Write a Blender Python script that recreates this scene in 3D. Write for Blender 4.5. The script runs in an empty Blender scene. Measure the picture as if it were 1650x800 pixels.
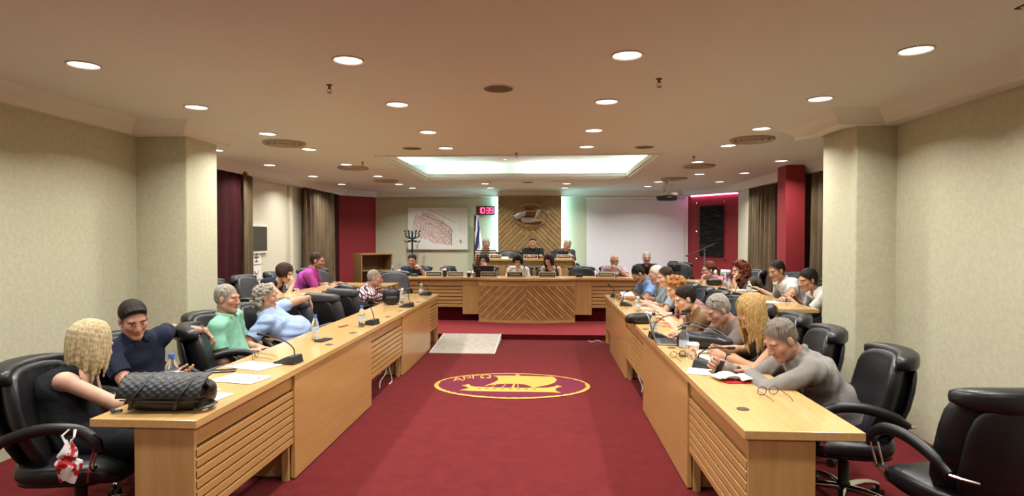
import bpy, bmesh, math, random
import numpy as np
from mathutils import Vector, Matrix
SC = bpy.context.scene
COL = SC.collection
PI = math.pi
R = math.radians
def V(*a): return Vector(a)

# ------------------------------------------------------------------ camera
FPX, EYE = 950.0, 1.62                       # focal length in pixels of the 1650 px wide frame, eye height
YAW, PITCH = math.atan(55/FPX), math.atan(16/FPX)
FW = V(-math.sin(YAW)*math.cos(PITCH), math.cos(YAW)*math.cos(PITCH), -math.sin(PITCH))
RT = V(math.cos(YAW), math.sin(YAW), 0)
UP = RT.cross(FW)
cd = bpy.data.cameras.new('camera'); cam = bpy.data.objects.new('camera', cd); COL.objects.link(cam)
cd.sensor_width = 36; cd.lens = 36*FPX/1650; cd.clip_start = .05
cam.matrix_world = Matrix.Translation((0, 0, EYE)) @ Matrix((RT, UP, -FW)).transposed().to_4x4()
SC.camera = cam
# ------------------------------------------------------------------ world, exposure
w = bpy.data.worlds.new('world'); SC.world = w; w.use_nodes = True
w.node_tree.nodes['Background'].inputs[0].default_value = (.012, .011, .010, 1)
SC.view_settings.view_transform = 'Standard'; SC.view_settings.look = 'None'
SC.view_settings.gamma = 1; SC.view_settings.use_curve_mapping = False
SC.view_settings.exposure = 0.0
LAMP_W = 20.5                                # watts of each ceiling downlight
LAMP_COL = (1.0, .985, .93)
COVE = 34.0                                   # brightness of the cove tubes
# ------------------------------------------------------------------ measuring helpers (pixels of the photograph -> points of the room)
def ray(x, y): return FW + RT*((x-825)/FPX) + UP*((400-y)/FPX)
def at_z(x, y, z): d = ray(x, y); return V(0, 0, EYE) + d*((z-EYE)/d.z)
def at_y(x, y, Y): d = ray(x, y); return V(0, 0, EYE) + d*(Y/d.y)
def at_x(x, y, X): d = ray(x, y); return V(0, 0, EYE) + d*(X/d.x)
# ------------------------------------------------------------------ materials
def lin(c):
    if isinstance(c, str): c = [int(c[i:i+2], 16)/255 for i in (0, 2, 4)]
    return tuple(x/12.92 if x <= .04045 else ((x+.055)/1.055)**2.4 for x in c)+(1,)
MATS = {}
def mat(name, col, rough=.5, metal=0, col2=None, scale=(8, 8, 8), detail=3, lo=.35, hi=.65, bump=0, bscale=None, spec=.5, emit=0, trans=0, alpha=1, coat=0, attr=None, sheen=0):
    if name in MATS: return MATS[name]
    m = bpy.data.materials.new(name); MATS[name] = m; m.use_nodes = True
    nt = m.node_tree; N = nt.nodes; L = nt.links; b = N['Principled BSDF']
    b.inputs['Base Color'].default_value = lin(col); b.inputs['Roughness'].default_value = rough
    b.inputs['Metallic'].default_value = metal; b.inputs['Specular IOR Level'].default_value = spec
    b.inputs['Coat Weight'].default_value = coat; b.inputs['Sheen Weight'].default_value = sheen; b.inputs['Sheen Tint'].default_value = (1, .35, .35, 1)
    if trans: b.inputs['Transmission Weight'].default_value = trans; b.inputs['IOR'].default_value = 1.2
    if alpha < 1: b.inputs['Alpha'].default_value = alpha
    if emit:
        b.inputs['Emission Color'].default_value = lin(col); b.inputs['Emission Strength'].default_value = emit
    tc = N.new('ShaderNodeTexCoord')
    def noise(sc, det):
        mp = N.new('ShaderNodeMapping'); mp.inputs['Scale'].default_value = sc
        L.new(tc.outputs['Object'], mp.inputs['Vector'])
        n = N.new('ShaderNodeTexNoise'); n.inputs['Scale'].default_value = 1; n.inputs['Detail'].default_value = det
        L.new(mp.outputs[0], n.inputs['Vector']); return n
    src = None
    if attr:
        a = N.new('ShaderNodeAttribute'); a.attribute_name = attr; src = a.outputs['Color']
        L.new(src, b.inputs['Base Color'])
    if col2:
        n = noise(scale, detail); r = N.new('ShaderNodeValToRGB')
        r.color_ramp.elements[0].position = lo; r.color_ramp.elements[1].position = hi
        r.color_ramp.elements[0].color = lin(col); r.color_ramp.elements[1].color = lin(col2)
        L.new(n.outputs['Fac'], r.inputs[0]); L.new(r.outputs[0], b.inputs['Base Color'])
        if emit: L.new(r.outputs[0], b.inputs['Emission Color'])
    if bump:
        n = noise(bscale or scale, 4); bp = N.new('ShaderNodeBump'); bp.inputs['Strength'].default_value = 1
        bp.inputs['Distance'].default_value = bump
        L.new(n.outputs['Fac'], bp.inputs['Height']); L.new(bp.outputs[0], b.inputs['Normal'])
    return m
def pattern_mat(name, kind, c1, c2, c3=None, period=.04, rough=.8):
    """woven stripes or checks that follow the cloth (object coordinates)"""
    if name in MATS: return MATS[name]
    m = bpy.data.materials.new(name); MATS[name] = m; m.use_nodes = True
    nt = m.node_tree; N = nt.nodes; L = nt.links; b = N['Principled BSDF']; b.inputs['Roughness'].default_value = rough
    tc = N.new('ShaderNodeTexCoord'); sp = N.new('ShaderNodeSeparateXYZ'); L.new(tc.outputs['Object'], sp.inputs[0])
    def M(op, a, bb=None, c=None):
        n = N.new('ShaderNodeMath'); n.operation = op
        for i, v in enumerate((a, bb, c)):
            if v is None: continue
            if isinstance(v, (int, float)): n.inputs[i].default_value = v
            else: L.new(v, n.inputs[i])
        return n.outputs[0]
    def band(s, p, duty): return M('LESS_THAN', M('FRACT', M('MULTIPLY', s, 1/p)), duty)
    def mix(f, a, bcol):
        n = N.new('ShaderNodeMix'); n.data_type = 'RGBA'; L.new(f, n.inputs[0])
        for i, v in ((6, a), (7, bcol)):
            if isinstance(v, tuple): n.inputs[i].default_value = v
            else: L.new(v, n.inputs[i])
        return n.outputs[2]
    if kind == 'stripe':
        c = mix(band(sp.outputs[2], period, .34), lin(c1), lin(c2))
    else:
        u = M('ADD', sp.outputs[0], sp.outputs[1]); v = M('ADD', sp.outputs[2], M('MULTIPLY', M('SUBTRACT', sp.outputs[0], sp.outputs[1]), .35))
        a = band(u, period, .32); d = band(v, period, .32)
        c = mix(M('MAXIMUM', a, d), lin(c1), lin(c2)); c = mix(M('MULTIPLY', a, d), c, lin(c3 or c2))
    L.new(c, b.inputs['Base Color']); return m

# ------------------------------------------------------------------ object helpers
def link(o): COL.objects.link(o); return o
def tag(o, label=None, cat=None, group=None, kind=None):
    if label: o['label'] = label
    if cat: o['category'] = cat
    if group: o['group'] = group
    if kind: o['kind'] = kind
    return o
def thing(name, label, cat, loc=(0, 0, 0), rz=0, group=None):
    o = bpy.data.objects.new(name, None); link(o); o.empty_display_size = .1
    o.location = loc; o.rotation_euler = (0, 0, rz)
    return tag(o, label, cat, group)
def copy_tree(o, parent=None):
    c = o.copy(); link(c); c.parent = parent
    for ch in list(KIDS.get(o.name, [])):
        k = copy_tree(ch, c); KIDS.setdefault(c.name, []).append(k)
    return c
KIDS = {}
def adopt(o, parent):
    if parent is not None:
        o.parent = parent; KIDS.setdefault(parent.name, []).append(o)
    return o
class MB:
    def __init__(s): s.v = []; s.f = []; s.mi = []; s.cur = 0
    def add(s, vs, fs):
        k = len(s.v); s.v += [tuple(p) for p in vs]; s.f += [tuple(i+k for i in f) for f in fs]; s.mi += [s.cur]*len(fs); return s
    def box(s, lo, hi, M=None):
        (a, b, c), (d, e, f) = lo, hi
        vs = [V(x, y, z) for z in (c, f) for y in (b, e) for x in (a, d)]
        if M is not None: vs = [M @ p for p in vs]
        return s.add(vs, [(0, 2, 3, 1), (4, 5, 7, 6), (0, 1, 5, 4), (2, 6, 7, 3), (0, 4, 6, 2), (1, 3, 7, 5)])
    def cyl(s, a, b, r0, r1=None, n=16, caps=True):
        a, b = Vector(a), Vector(b); r1 = r0 if r1 is None else r1
        d = (b-a).normalized(); q = d.to_track_quat('Z', 'Y')
        vs = []; fs = []
        for p, r in ((a, r0), (b, r1)):
            for i in range(n): t = 2*PI*i/n; vs.append(p+q @ V(r*math.cos(t), r*math.sin(t), 0))
        for i in range(n): j = (i+1) % n; fs.append((i, j, n+j, n+i))
        if caps: fs += [tuple(range(n-1, -1, -1)), tuple(range(n, 2*n))]
        return s.add(vs, fs)
    def tube(s, path, r, n=8, flat=1.0, up=(0, 0, 1)):
        path = [Vector(p) for p in path]; m = len(path); vs = []; fs = []
        rs = r if isinstance(r, (list, tuple)) else [r]*m
        for i, p in enumerate(path):
            d = (path[min(i+1, m-1)]-path[max(i-1, 0)]).normalized()
            x = d.cross(Vector(up))
            x = V(1, 0, 0) if x.length < 1e-4 else x.normalized()
            y = x.cross(d)
            for k in range(n):
                t = 2*PI*k/n; vs.append(p+x*(rs[i]*math.cos(t))+y*(rs[i]*flat*math.sin(t)))
        for i in range(m-1):
            for k in range(n):
                j = (k+1) % n; fs.append((i*n+k, i*n+j, (i+1)*n+j, (i+1)*n+k))
        fs += [tuple(range(n-1, -1, -1)), tuple(range((m-1)*n, m*n))]
        return s.add(vs, fs)
    def lathe(s, prof, c=(0, 0, 0), n=20, cap=True):
        c = Vector(c); vs = []; fs = []; m = len(prof)
        for r, z in prof:
            for k in range(n): t = 2*PI*k/n; vs.append(c+V(r*math.cos(t), r*math.sin(t), z))
        for i in range(m-1):
            for k in range(n):
                j = (k+1) % n; fs.append((i*n+k, i*n+j, (i+1)*n+j, (i+1)*n+k))
        if cap: fs += [tuple(range(n-1, -1, -1)), tuple(range((m-1)*n, m*n))]
        return s.add(vs, fs)
    def prism(s, poly, z0, z1, M=None):
        n = len(poly); vs = [V(x, y, z0) for x, y in poly]+[V(x, y, z1) for x, y in poly]
        if M is not None: vs = [M @ p for p in vs]
        fs = [tuple(range(n-1, -1, -1)), tuple(range(n, 2*n))]+[(i, (i+1) % n, n+(i+1) % n, n+i) for i in range(n)]
        return s.add(vs, fs)
    def grid(s, fn, nu, nv):
        vs = [fn(i/nu, j/nv) for j in range(nv+1) for i in range(nu+1)]
        fs = [(j*(nu+1)+i, j*(nu+1)+i+1, (j+1)*(nu+1)+i+1, (j+1)*(nu+1)+i) for j in range(nv) for i in range(nu)]
        return s.add(vs, fs)
    def ball(s, c, r, n=12, m=8):
        c = Vector(c); r = (r, r, r) if isinstance(r, (int, float)) else r
        vs = [c-V(0, 0, r[2])]; fs = []
        for i in range(1, m):
            a = -PI/2+PI*i/m
            for k in range(n): t = 2*PI*k/n; vs.append(c+V(r[0]*math.cos(a)*math.cos(t), r[1]*math.cos(a)*math.sin(t), r[2]*math.sin(a)))
        vs.append(c+V(0, 0, r[2])); T = len(vs)-1
        for k in range(n):
            j = (k+1) % n; fs.append((0, 1+j, 1+k)); fs.append((T, T-n+k, T-n+j))
            for i in range(m-2): fs.append((1+i*n+k, 1+i*n+j, 1+(i+1)*n+j, 1+(i+1)*n+k))
        return s.add(vs, fs)
    def cushion(s, sx, sy, sz, M, n=5, puff=.25, fn=None):
        """soft rounded pad: a cube grid pushed towards a superellipsoid"""
        N = n; idx = {}; vs = []; fs = []
        def vert(p):
            k = tuple(round(c, 5) for c in p)
            if k not in idx:
                e = 4.0; l = (abs(p[0])**e+abs(p[1])**e+abs(p[2])**e)**(1/e); q = Vector(p)/l
                m_ = max(abs(c) for c in p); q = q*m_
                q = V(q.x*sx/2, q.y*sy/2, q.z*sz/2)
                f = 1+puff*(1-p[0]**2)*(1-p[2]**2) if sy <= min(sx, sz) else 1+puff*(1-p[0]**2)*(1-p[1]**2)
                if sy <= min(sx, sz): q.y *= f
                else: q.z *= f
                if fn: q = fn(q)
                idx[k] = len(vs); vs.append(M @ q)
            return idx[k]
        T = [math.sin((2*i/N-1)*PI/2*.93)/math.sin(PI/2*.93) for i in range(N+1)]
        for ax in range(3):
            for sg in (-1, 1):
                for i in range(N):
                    for j in range(N):
                        def P(a, b):
                            p = [0, 0, 0]; p[ax] = sg; p[(ax+1) % 3] = T[a]; p[(ax+2) % 3] = T[b]; return p
                        q = [vert(P(i, j)), vert(P(i+1, j)), vert(P(i+1, j+1)), vert(P(i, j+1))]
                        fs.append(tuple(q) if sg > 0 else tuple(q[::-1]))
        return s.add(vs, fs)
    def build(s, name, m, parent=None, smooth=None, bevel=0, solid=0, sub=0):
        me = bpy.data.meshes.new(name); me.from_pydata(s.v, [], s.f)
        for x in (m if isinstance(m, (list, tuple)) else [m]): me.materials.append(x)
        if len(set(s.mi)) > 1: me.polygons.foreach_set('material_index', s.mi)
        if smooth is not None:
            me.polygons.foreach_set('use_smooth', [True]*len(me.polygons))
            if smooth < 180: me.set_sharp_from_angle(angle=R(smooth))
        me.update()
        o = bpy.data.objects.new(name, me); link(o); adopt(o, parent)
        if solid:
            q = o.modifiers.new('solid', 'SOLIDIFY'); q.thickness = solid; q.offset = 0
        if bevel:
            q = o.modifiers.new('bevel', 'BEVEL'); q.width = bevel; q.segments = 2; q.limit_method = 'ANGLE'; q.angle_limit = R(40)
        if sub:
            q = o.modifiers.new('sub', 'SUBSURF'); q.levels = sub; q.render_levels = sub
        return o
def struct(name, mb, m, parent=None, **k):
    o = mb.build(name, m, parent, **k)
    if parent is None: o['kind'] = 'structure'
    return o
def smooth_path(pts, n=6):
    """Catmull-Rom through the points"""
    P = [Vector(p) for p in pts]; P = [P[0]*2-P[1]]+P+[P[-1]*2-P[-2]]; out = []
    for i in range(1, len(P)-2):
        for k in range(n):
            t = k/n; a, b, c, d = P[i-1:i+3]
            out.append(.5*((2*b)+(c-a)*t+(2*a-5*b+4*c-d)*t*t+(3*b-a-3*c+d)*t**3))
    return out+[P[-2]]
def text_mb(s, size, depth, M, align='CENTER'):
    """lettering as solid mesh lying in the local xy plane of M"""
    cu = bpy.data.curves.new('lettering', 'FONT'); cu.body = s; cu.size = size; cu.extrude = depth; cu.align_x = align; cu.align_y = 'CENTER'; cu.resolution_u = 2
    o = bpy.data.objects.new('lettering', cu); COL.objects.link(o)
    me = bpy.data.meshes.new_from_object(o.evaluated_get(bpy.context.evaluated_depsgraph_get()))
    mb = MB(); mb.add([M @ v.co for v in me.vertices], [tuple(p.vertices) for p in me.polygons])
    bpy.data.objects.remove(o); bpy.data.curves.remove(cu); bpy.data.meshes.remove(me)
    return mb
# ------------------------------------------------------------------ room shell
CEIL, LIP = 2.71, 2.59
m_wall = mat('wall_fabric', 'bcb99e', .9, col2='c5c2a8', scale=(30, 30, 30), bump=.0012, bscale=(160, 160, 160), spec=.2)
m_wall2 = mat('wall_plaster', 'd2ccb6', .85, bump=.0008, bscale=(90, 90, 90), spec=.2)
m_ceil = mat('ceiling_paint', 'dad8ce', .9, bump=.0005, bscale=(60, 60, 60), spec=.2)
m_corn = mat('cornice_paint', 'dcd8cc', .8, spec=.2)
m_carpet = mat('carpet_red', '601a1d', .95, col2='561719', scale=(9, 9, 9), detail=8, bump=.003, bscale=(220, 220, 220), spec=.1, sheen=.10)
m_carpet3 = mat('carpet_platform_lit', '8a3034', .95, col2='812c30', scale=(9, 9, 9), detail=8, bump=.003, bscale=(220, 220, 220), spec=.1, sheen=.10)  # floor carpet again, colour lightened for the recess light on the platform
m_carpet2 = mat('carpet_riser', '4a0b12', .95, bump=.003, bscale=(220, 220, 220), spec=.1)
m_red = mat('red_paint', '8e2a2e', .7, bump=.0006, bscale=(80, 80, 80), spec=.3)
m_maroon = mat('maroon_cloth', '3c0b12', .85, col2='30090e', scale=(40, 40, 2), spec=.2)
m_curt = mat('curtain_brown', '705f47', .75, col2='5b4c37', scale=(12, 12, 2), spec=.3)
m_grey = mat('screen_cloth', 'e6e6ea', .85, spec=.2)
m_white = mat('white_paint', 'e6e3da', .6, spec=.3)
m_black = mat('black_plastic', '141416', .45)
m_dark = mat('dark_void', '15100c', .9)
m_chrome = mat('chrome', 'd8d8d6', .12, 1)
m_brass = mat('brass', 'c9a35a', .25, 1)
m_silver = mat('brushed_silver', 'b9bbbd', .3, 1)
m_ramp = mat('ramp_grey', 'b9b1a6', .8, col2='aaa196', scale=(14, 14, 14), detail=6, bump=.0006, bscale=(50, 50, 50))

struct('floor', MB().box((-5.2, -2.6, -.12), (4.8, 14.3, 0)), m_carpet)
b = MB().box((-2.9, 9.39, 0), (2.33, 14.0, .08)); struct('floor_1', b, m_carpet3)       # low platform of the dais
struct('trim_1', MB().box((-2.9, 9.375, 0), (2.33, 9.39, .077)), m_carpet2)
struct('floor_2', MB().box((-4.8, 6.2, 0), (-2.9, 14.0, .15)), m_carpet)             # raised side tiers
struct('floor_3', MB().box((2.33, 6.0, 0), (4.2, 14.0, .15)), m_carpet)
struct('floor_4', MB().box((-1.75, 12.0, .08), (.95, 13.69, .36)), m_carpet)           # upper platform

# ceiling slab with the rectangular opening of the lit recess
ox0, ox1, oy0, oy1 = -2.24, 1.50, 7.72, 10.87
b = MB()
for lo, hi in (((-5.2, -2.6), (4.8, oy0)), ((-5.2, oy1), (4.8, 14.3)), ((-5.2, oy0), (ox0, oy1)), ((ox1, oy0), (4.8, oy1))):
    b.box((lo[0], lo[1], CEIL), (hi[0], hi[1], CEIL+.07))
struct('ceiling', b, m_ceil)
b = MB()
px0, px1, py0, py1 = ox0-.3, ox1+.3, oy0-.3, oy1+.3
b.box((px0-.05, py0-.05, 3.0), (px1+.05, py1+.05, 3.05))
for lo, hi in (((px0-.05, py0-.05), (px1+.05, py0)), ((px0-.05, py1), (px1+.05, py1+.05)), ((px0-.05, py0), (px0, py1)), ((px1, py0), (px1+.05, py1))):
    b.box((lo[0], lo[1], CEIL+.07), (hi[0], hi[1], 3.0))
struct('ceiling_1', b, m_ceil)
# stepped moulding round the opening
b = MB()
def frame(x0, x1, y0, y1, wd, z0, z1):
    b.box((x0-wd, y0-wd, z0), (x1+wd, y0, z1)); b.box((x0-wd, y1, z0), (x1+wd, y1+wd, z1))
    b.box((x0-wd, y0, z0), (x0, y1, z1)); b.box((x1, y0, z0), (x1+wd, y1, z1))
frame(ox0, ox1, oy0, oy1, .03, CEIL-.018, CEIL+.03)
frame(ox0+.025, ox1-.025, oy0+.025, oy1-.025, .025, CEIL-.006, CEIL+.06)
frame(ox0+.05, ox1-.05, oy0+.05, oy1-.05, .025, CEIL+.03, CEIL+.10)
struct('trim_2', b, m_corn)
# the tubes of the cove, lying behind the moulding
def tube_light(a, c, col, k):
    o = MB().cyl(a, c, .013, n=8).build('cove_tube', mat('cove_glow_'+col, col, emit=k), bpy.data.objects['ceiling_1'], smooth=40); return o
zt = CEIL+.09
tube_light((-2.1, oy1+.12, zt), (-1.0, oy1+.12, zt), 'd6f6f6', COVE*3.0)
tube_light((-.35, oy1+.12, zt), (1.45, oy1+.12, zt), 'e2f8f6', COVE*3.4)
tube_light((ox1+.12, 8.3, zt), (ox1+.12, 10.7, zt), 'd8f4f4', COVE*2.6)
tube_light((ox0-.12, 9.4, zt), (ox0-.12, 10.7, zt), 'a8e8f2', COVE*2.4)
tube_light((ox0-.12, 7.9, zt), (ox0-.12, 8.8, zt), 'e8f4f0', COVE*2.4)
tube_light((-1.9, oy0-.12, zt), (1.2, oy0-.12, zt), 'ffe8d0', COVE*.5)

# cornices: plan line of the lip, room side to the right hand; the fascia slopes out to the ceiling
path = [(-3.86, -2.5), (-3.86, 5.31), (-3.39, 5.35), (-3.34, 6.08), (-4.62, 6.10), (-4.58, 13.15), (-4.02, 13.77), (3.16, 13.77), (3.92, 12.62), (3.95, 6.0), (2.45, 5.98), (2.49, 5.2), (2.87, 5.2), (2.98, -2.5)]
def offset(path, d):
    out = []
    for i, p in enumerate(path):
        ns = []
        for a, c in ((i-1, i), (i, i+1)):
            if a < 0 or c >= len(path): continue
            e = (Vector(path[c])-Vector(path[a])).normalized(); ns.append(Vector((e.y, -e.x)))
        n = sum(ns, Vector((0, 0))).normalized(); q = Vector(p)+n*(d/max(.35, n.dot(ns[0]))); out.append((q.x, q.y))
    return out
prof = [(-.16, LIP), (0, LIP), (.004, LIP+.02), (.03, LIP+.05), (.075, LIP+.085), (.14, CEIL+.004), (-.16, CEIL+.004)]
rings = [offset(path, d) for d, z in prof]
b = MB(); n = len(path); k = len(prof)
b.add([V(rings[j][i][0], rings[j][i][1], prof[j][1]) for i in range(n) for j in range(k)],
      [(i*k+j, i*k+(j+1) % k, (i+1)*k+(j+1) % k, (i+1)*k+j) for i in range(n-1) for j in range(k)]+[tuple(range(k)), tuple(range((n-1)*k+k-1, (n-1)*k-1, -1))])
struct('trim_3', b, m_corn)

# walls
struct('wall_left', MB().box((-4.1, -2.6, 0), (-3.93, 5.45, CEIL)), m_wall)
struct('wall_right', MB().box((3.02, -2.6, 0), (3.2, 5.3, CEIL)), m_wall)
struct('wall_front', MB().box((-4.1, -2.75, 0), (3.2, -2.6, CEIL)), m_wall)
struct('wall_left_pier', MB().box((-4.9, 5.45, 0), (-3.43, 5.98, CEIL)), m_wall, bevel=.012)
struct('wall_right_pier', MB().box((2.68, 5.28, 0), (4.5, 5.9, CEIL)), m_wall, bevel=.012)
struct('wall_left_rear', MB().box((-4.95, 5.98, 0), (-4.76, 13.4, CEIL)), m_wall2)
struct('wall_right_rear', MB().box((4.25, 5.9, 0), (4.4, 12.9, CEIL)), m_wall2)
struct('wall_back', MB().box((-5, 13.87, 0), (4.3, 14.05, CEIL)), m_wall)
def slab(a, c, z0, z1, t):     # upright slab from a to c, thickness t behind
    a, c = Vector(a), Vector(c); e = (c-a).normalized(); nrm = Vector((e.y, -e.x))*-1
    q = [a, c, c+nrm*t, a+nrm*t]; return MB().prism([(p.x, p.y) for p in q], z0, z1)
# red corner wall on the left and red niche on the right
struct('wall_corner_left', slab((-4.72, 13.16), (-4.06, 13.86), 0, CEIL, .1), m_red)
A, B = Vector((3.25, 13.90)), Vector((4.16, 12.67))
NICHE = (A, (B-A).normalized(), Vector(((B-A).normalized().y, -(B-A).normalized().x)))
struct('wall_corner_right', slab(A, B, 0, CEIL+.0, .1), m_red)
struct('wall_right_strip', MB().box((4.02, 11.85, 0), (4.25, 12.62, CEIL)), m_wall2)
struct('trim_5', MB().box((3.16, 13.845, .08), (3.275, 13.868, CEIL)), m_white)
# lamp over the red niche: a slim fitting on top, hidden by the cornice
e = (B-A).normalized(); inn = Vector((e.y, -e.x))
b = MB(); q0 = A+e*.15+inn*.02; q1 = B-e*.15+inn*.02
b.cyl((q0.x, q0.y, 2.577), (q1.x, q1.y, 2.577), .009, n=8)
b.build('niche_tube', mat('niche_glow', 'f08adf', emit=26), bpy.data.objects['wall_corner_right'])
# chevron panel of planks on the back wall, standing clear of it with light strips behind the edges
m_oak = mat('oak_dark', '9a7444', .5, col2='85623a', scale=(5, 5, 60), detail=5, bump=.0006, bscale=(6, 6, 90))
m_maple = mat('maple', 'c29b64', .32, col2='b58d57', scale=(3, 30, 30), detail=5, bump=.0003, bscale=(5, 60, 60), coat=.25)
m_maple_v = mat('maple_upright', 'bf9862', .36, col2='b28b55', scale=(30, 30, 2.5), detail=5, bump=.0003, bscale=(60, 60, 5), coat=.15)
m_plank = mat('plank_wood', 'c39a62', .45, col2='ad8450', scale=(9, 9, 9), detail=5, coat=.1)
m_plank2 = mat('plank_wood_dark', '97794c', .5, col2='836741', scale=(9, 9, 9), detail=5)
def chevron(parent, x0, x1, z0, z1, width, mats, depth, place, gap=.012, down=False):
    """planks rising to the middle line, each clipped to the panel, built as a part"""
    cx = (x0+x1)/2; s2 = math.sqrt(2); k = 0; half = cx-x0; span = (z1-z0+half)
    nn = int(span/(width*s2))+2
    for side in (-1, 1):
        for i in range(nn):
            # strip in (u = distance from the middle, z): z + u between t and t+w
            t0 = z0+i*width*s2+gap/2*s2; t1 = z0+(i+1)*width*s2-gap/2*s2
            poly = [(-1, t0+1), (half+1, t0-half-1), (half+1, t1-half-1), (-1, t1+1)]
            for ax, lim, sg in ((0, .001, 1), (0, half, -1), (1, z0, 1), (1, z1, -1)):
                out = []
                for a, c in zip(poly, poly[1:]+poly[:1]):
                    fa, fc = sg*(a[ax]-lim), sg*(c[ax]-lim)
                    if fa >= 0: out.append(a)
                    if (fa >= 0) != (fc >= 0):
                        t = fa/(fa-fc); out.append((a[0]+(c[0]-a[0])*t, a[1]+(c[1]-a[1])*t))
                poly = out
                if not poly: break
            if len(poly) < 3: continue
            us = [p[0] for p in poly]
            if max(us)-min(us) < .01: continue
            bm = bmesh.new(); bm.faces.new([bm.verts.new((cx+side*u, z, 0)) for u, z in poly])
            nb = 1 if place is None else 8
            for q in range(1, nb):
                xq = x0+(x1-x0)*q/nb
                bmesh.ops.bisect_plane(bm, geom=bm.verts[:]+bm.edges[:]+bm.faces[:], plane_co=(xq, 0, 0), plane_no=(1, 0, 0))
            ret = bmesh.ops.extrude_face_region(bm, geom=bm.faces[:])
            for vtx in ret['geom']:
                if isinstance(vtx, bmesh.types.BMVert): vtx.co.z = depth
            bmesh.ops.recalc_face_normals(bm, faces=bm.faces[:])
            for vtx in bm.verts:
                x, z, d = vtx.co; vtx.co = place(x, z, d) if place else V(x, -d, z)
            me = bpy.data.meshes.new('plank'); bm.to_mesh(me); bm.free(); me.materials.append(mats[k % len(mats)]); k += 1
            o = bpy.data.objects.new('plank', me); link(o); adopt(o, parent)
pan = thing('chevron_wall_panel', 'tall wooden wall panel of chevron planks behind the upper bench', 'wall panel', (-.385, 13.78, .36))
MB().box((-.735, -.03, 0), (.735, .03, 2.24)).build('backing', m_oak, pan)
chevron(pan, -.74, .74, 0, 2.24, .085, [m_plank2, mat('plank_wood_mid', '9d8052', .5, col2='8c7046', scale=(9, 9, 9))], .018, lambda x, z, d: V(x, -.03-d, z), .014)
for sx in (-1, 1):
    MB().box((sx*.752-.008, .0, .02), (sx*.752+.008, .05, 2.22)).build('light_strip', mat('strip_glow', 'a4f6fa', emit=36), pan)
# projection screen on the right of the back wall
sc_ = thing('projection_screen', 'wide white pull down projection screen on back wall', 'screen', (2.06, 13.84, 0))
MB().box((-1.12, -.012, .55), (1.12, 0, 2.52)).build('cloth', m_grey, sc_)
MB().cyl((-1.14, -.02, 2.56), (1.14, -.02, 2.56), .035, n=14).build('case', m_white, sc_, smooth=40)
MB().box((-1.13, -.025, .52), (1.13, .0, .55)).build('bottom_bar', m_black, sc_)
# free column
col = struct('column_red', MB().box((3.56, 9.0, 0), (3.84, 9.33, CEIL-.002)), m_red, bevel=.006)
# left rear wall details
struct('trim_4', MB().box((-4.77, 10.62, .15), (-4.70, 10.72, CEIL)), m_wall2, bevel=.01)
# curtains
def curtain(name, label, p0, p1, z0, z1, m, folds, amp, pinch=0, seed=0, group=None):
    rnd = random.Random(seed); p0, p1 = Vector(p0), Vector(p1); e = (p1-p0); L_ = e.length; e.normalize(); nrm = Vector((e.y, -e.x))
    ph = [rnd.uniform(-.8, .8) for _ in range(folds+2)]
    def fn(u, v):
        a = amp*(.75+.5*v); f = u*folds
        d = a*math.sin(2*PI*f+ph[int(f)]*math.sin(PI*(f % 1)))+.25*a*math.sin(5.1*f+seed)
        s = u*L_
        q = p0+e*s+nrm*d
        return V(q.x, q.y, z1+(z0-z1)*v)
    o = MB().grid(fn, folds*10, 6).build(name, m, None, smooth=180, solid=.006)
    return tag(o, label, 'curtain', group)
curtain('curtain', 'brown pleated curtain hanging next to the dark board on left wall', (-4.60, 8.72), (-4.66, 9.12), .2, 2.64, m_curt, 5, .035, seed=1)
curtain('curtain', 'wide brown pleated curtain between white wall and maroon drape at left', (-4.64, 11.05), (-4.66, 12.75), .2, 2.64, m_curt, 9, .06, seed=2)
curtain('curtain', 'dark maroon flat drape right behind the left pier', (-4.64, 7.6), (-4.62, 8.70), .2, 2.64, m_maroon, 4, .012, seed=3)
curtain('curtain', 'dark maroon drape touching the red corner wall behind the bookcase', (-4.64, 12.75), (-4.72, 13.2), .2, 2.64, m_maroon, 3, .02, seed=4)
curtain('curtain', 'brown pleated curtain left of the free red column', (4.02, 11.85), (4.06, 10.75), .2, 2.64, m_curt, 7, .075, seed=5)
curtain('curtain', 'brown pleated curtain between red column and right pier', (3.98, 9.25), (4.04, 7.7), .2, 2.64, m_curt, 8, .075, seed=6)
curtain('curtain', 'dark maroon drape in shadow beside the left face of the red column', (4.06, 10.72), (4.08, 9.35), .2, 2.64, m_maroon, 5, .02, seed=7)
# ------------------------------------------------------------------ ceiling fittings
m_lamp = mat('lamp_face', 'fff8ea', emit=5)
m_ring = mat('lamp_ring', 'c8beae', .5)
def make_lamp(r):
    root = thing('downlight', 'x', 'ceiling light')
    MB().lathe([(r, .012), (r, -.004), (r+.006, -.008), (r+.014, -.004), (r+.016, 0), (r+.016, .012)], n=28, cap=False).build('trim_ring', m_ring, root, smooth=60)
    MB().lathe([(r, .0), (r*.5, -.001), (.001, -.001)], n=28, cap=False).build('diffuser', m_lamp, root)
    return root
def lamp_light(root, wt, r=.07, spread=140):
    ld = LD.get((wt, r)) or bpy.data.lights.new('lamp', 'AREA'); LD[(wt, r)] = ld
    ld.shape = 'DISK'; ld.size = 2*r; ld.energy = wt; ld.color = LAMP_COL; ld.spread = R(spread)
    o = bpy.data.objects.new('lamp', ld); link(o); o.parent = root; o.location = (0, 0, -.012); return o
LD = {}
lamp0 = make_lamp(.083)
xs = (-2.9, -1.21, .48, 2.135)
ROWS = (('first', 3.56), ('second', 4.755), ('third', 6.01), ('fourth', 7.08))
COLN = ('far left', 'centre left', 'centre right', 'far right')
spots = []
for rn, y in ROWS:
    for i, x in enumerate(xs): spots.append((x, y, f'round ceiling downlight, {COLN[i]} one of the {rn} row from the front'))
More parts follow.
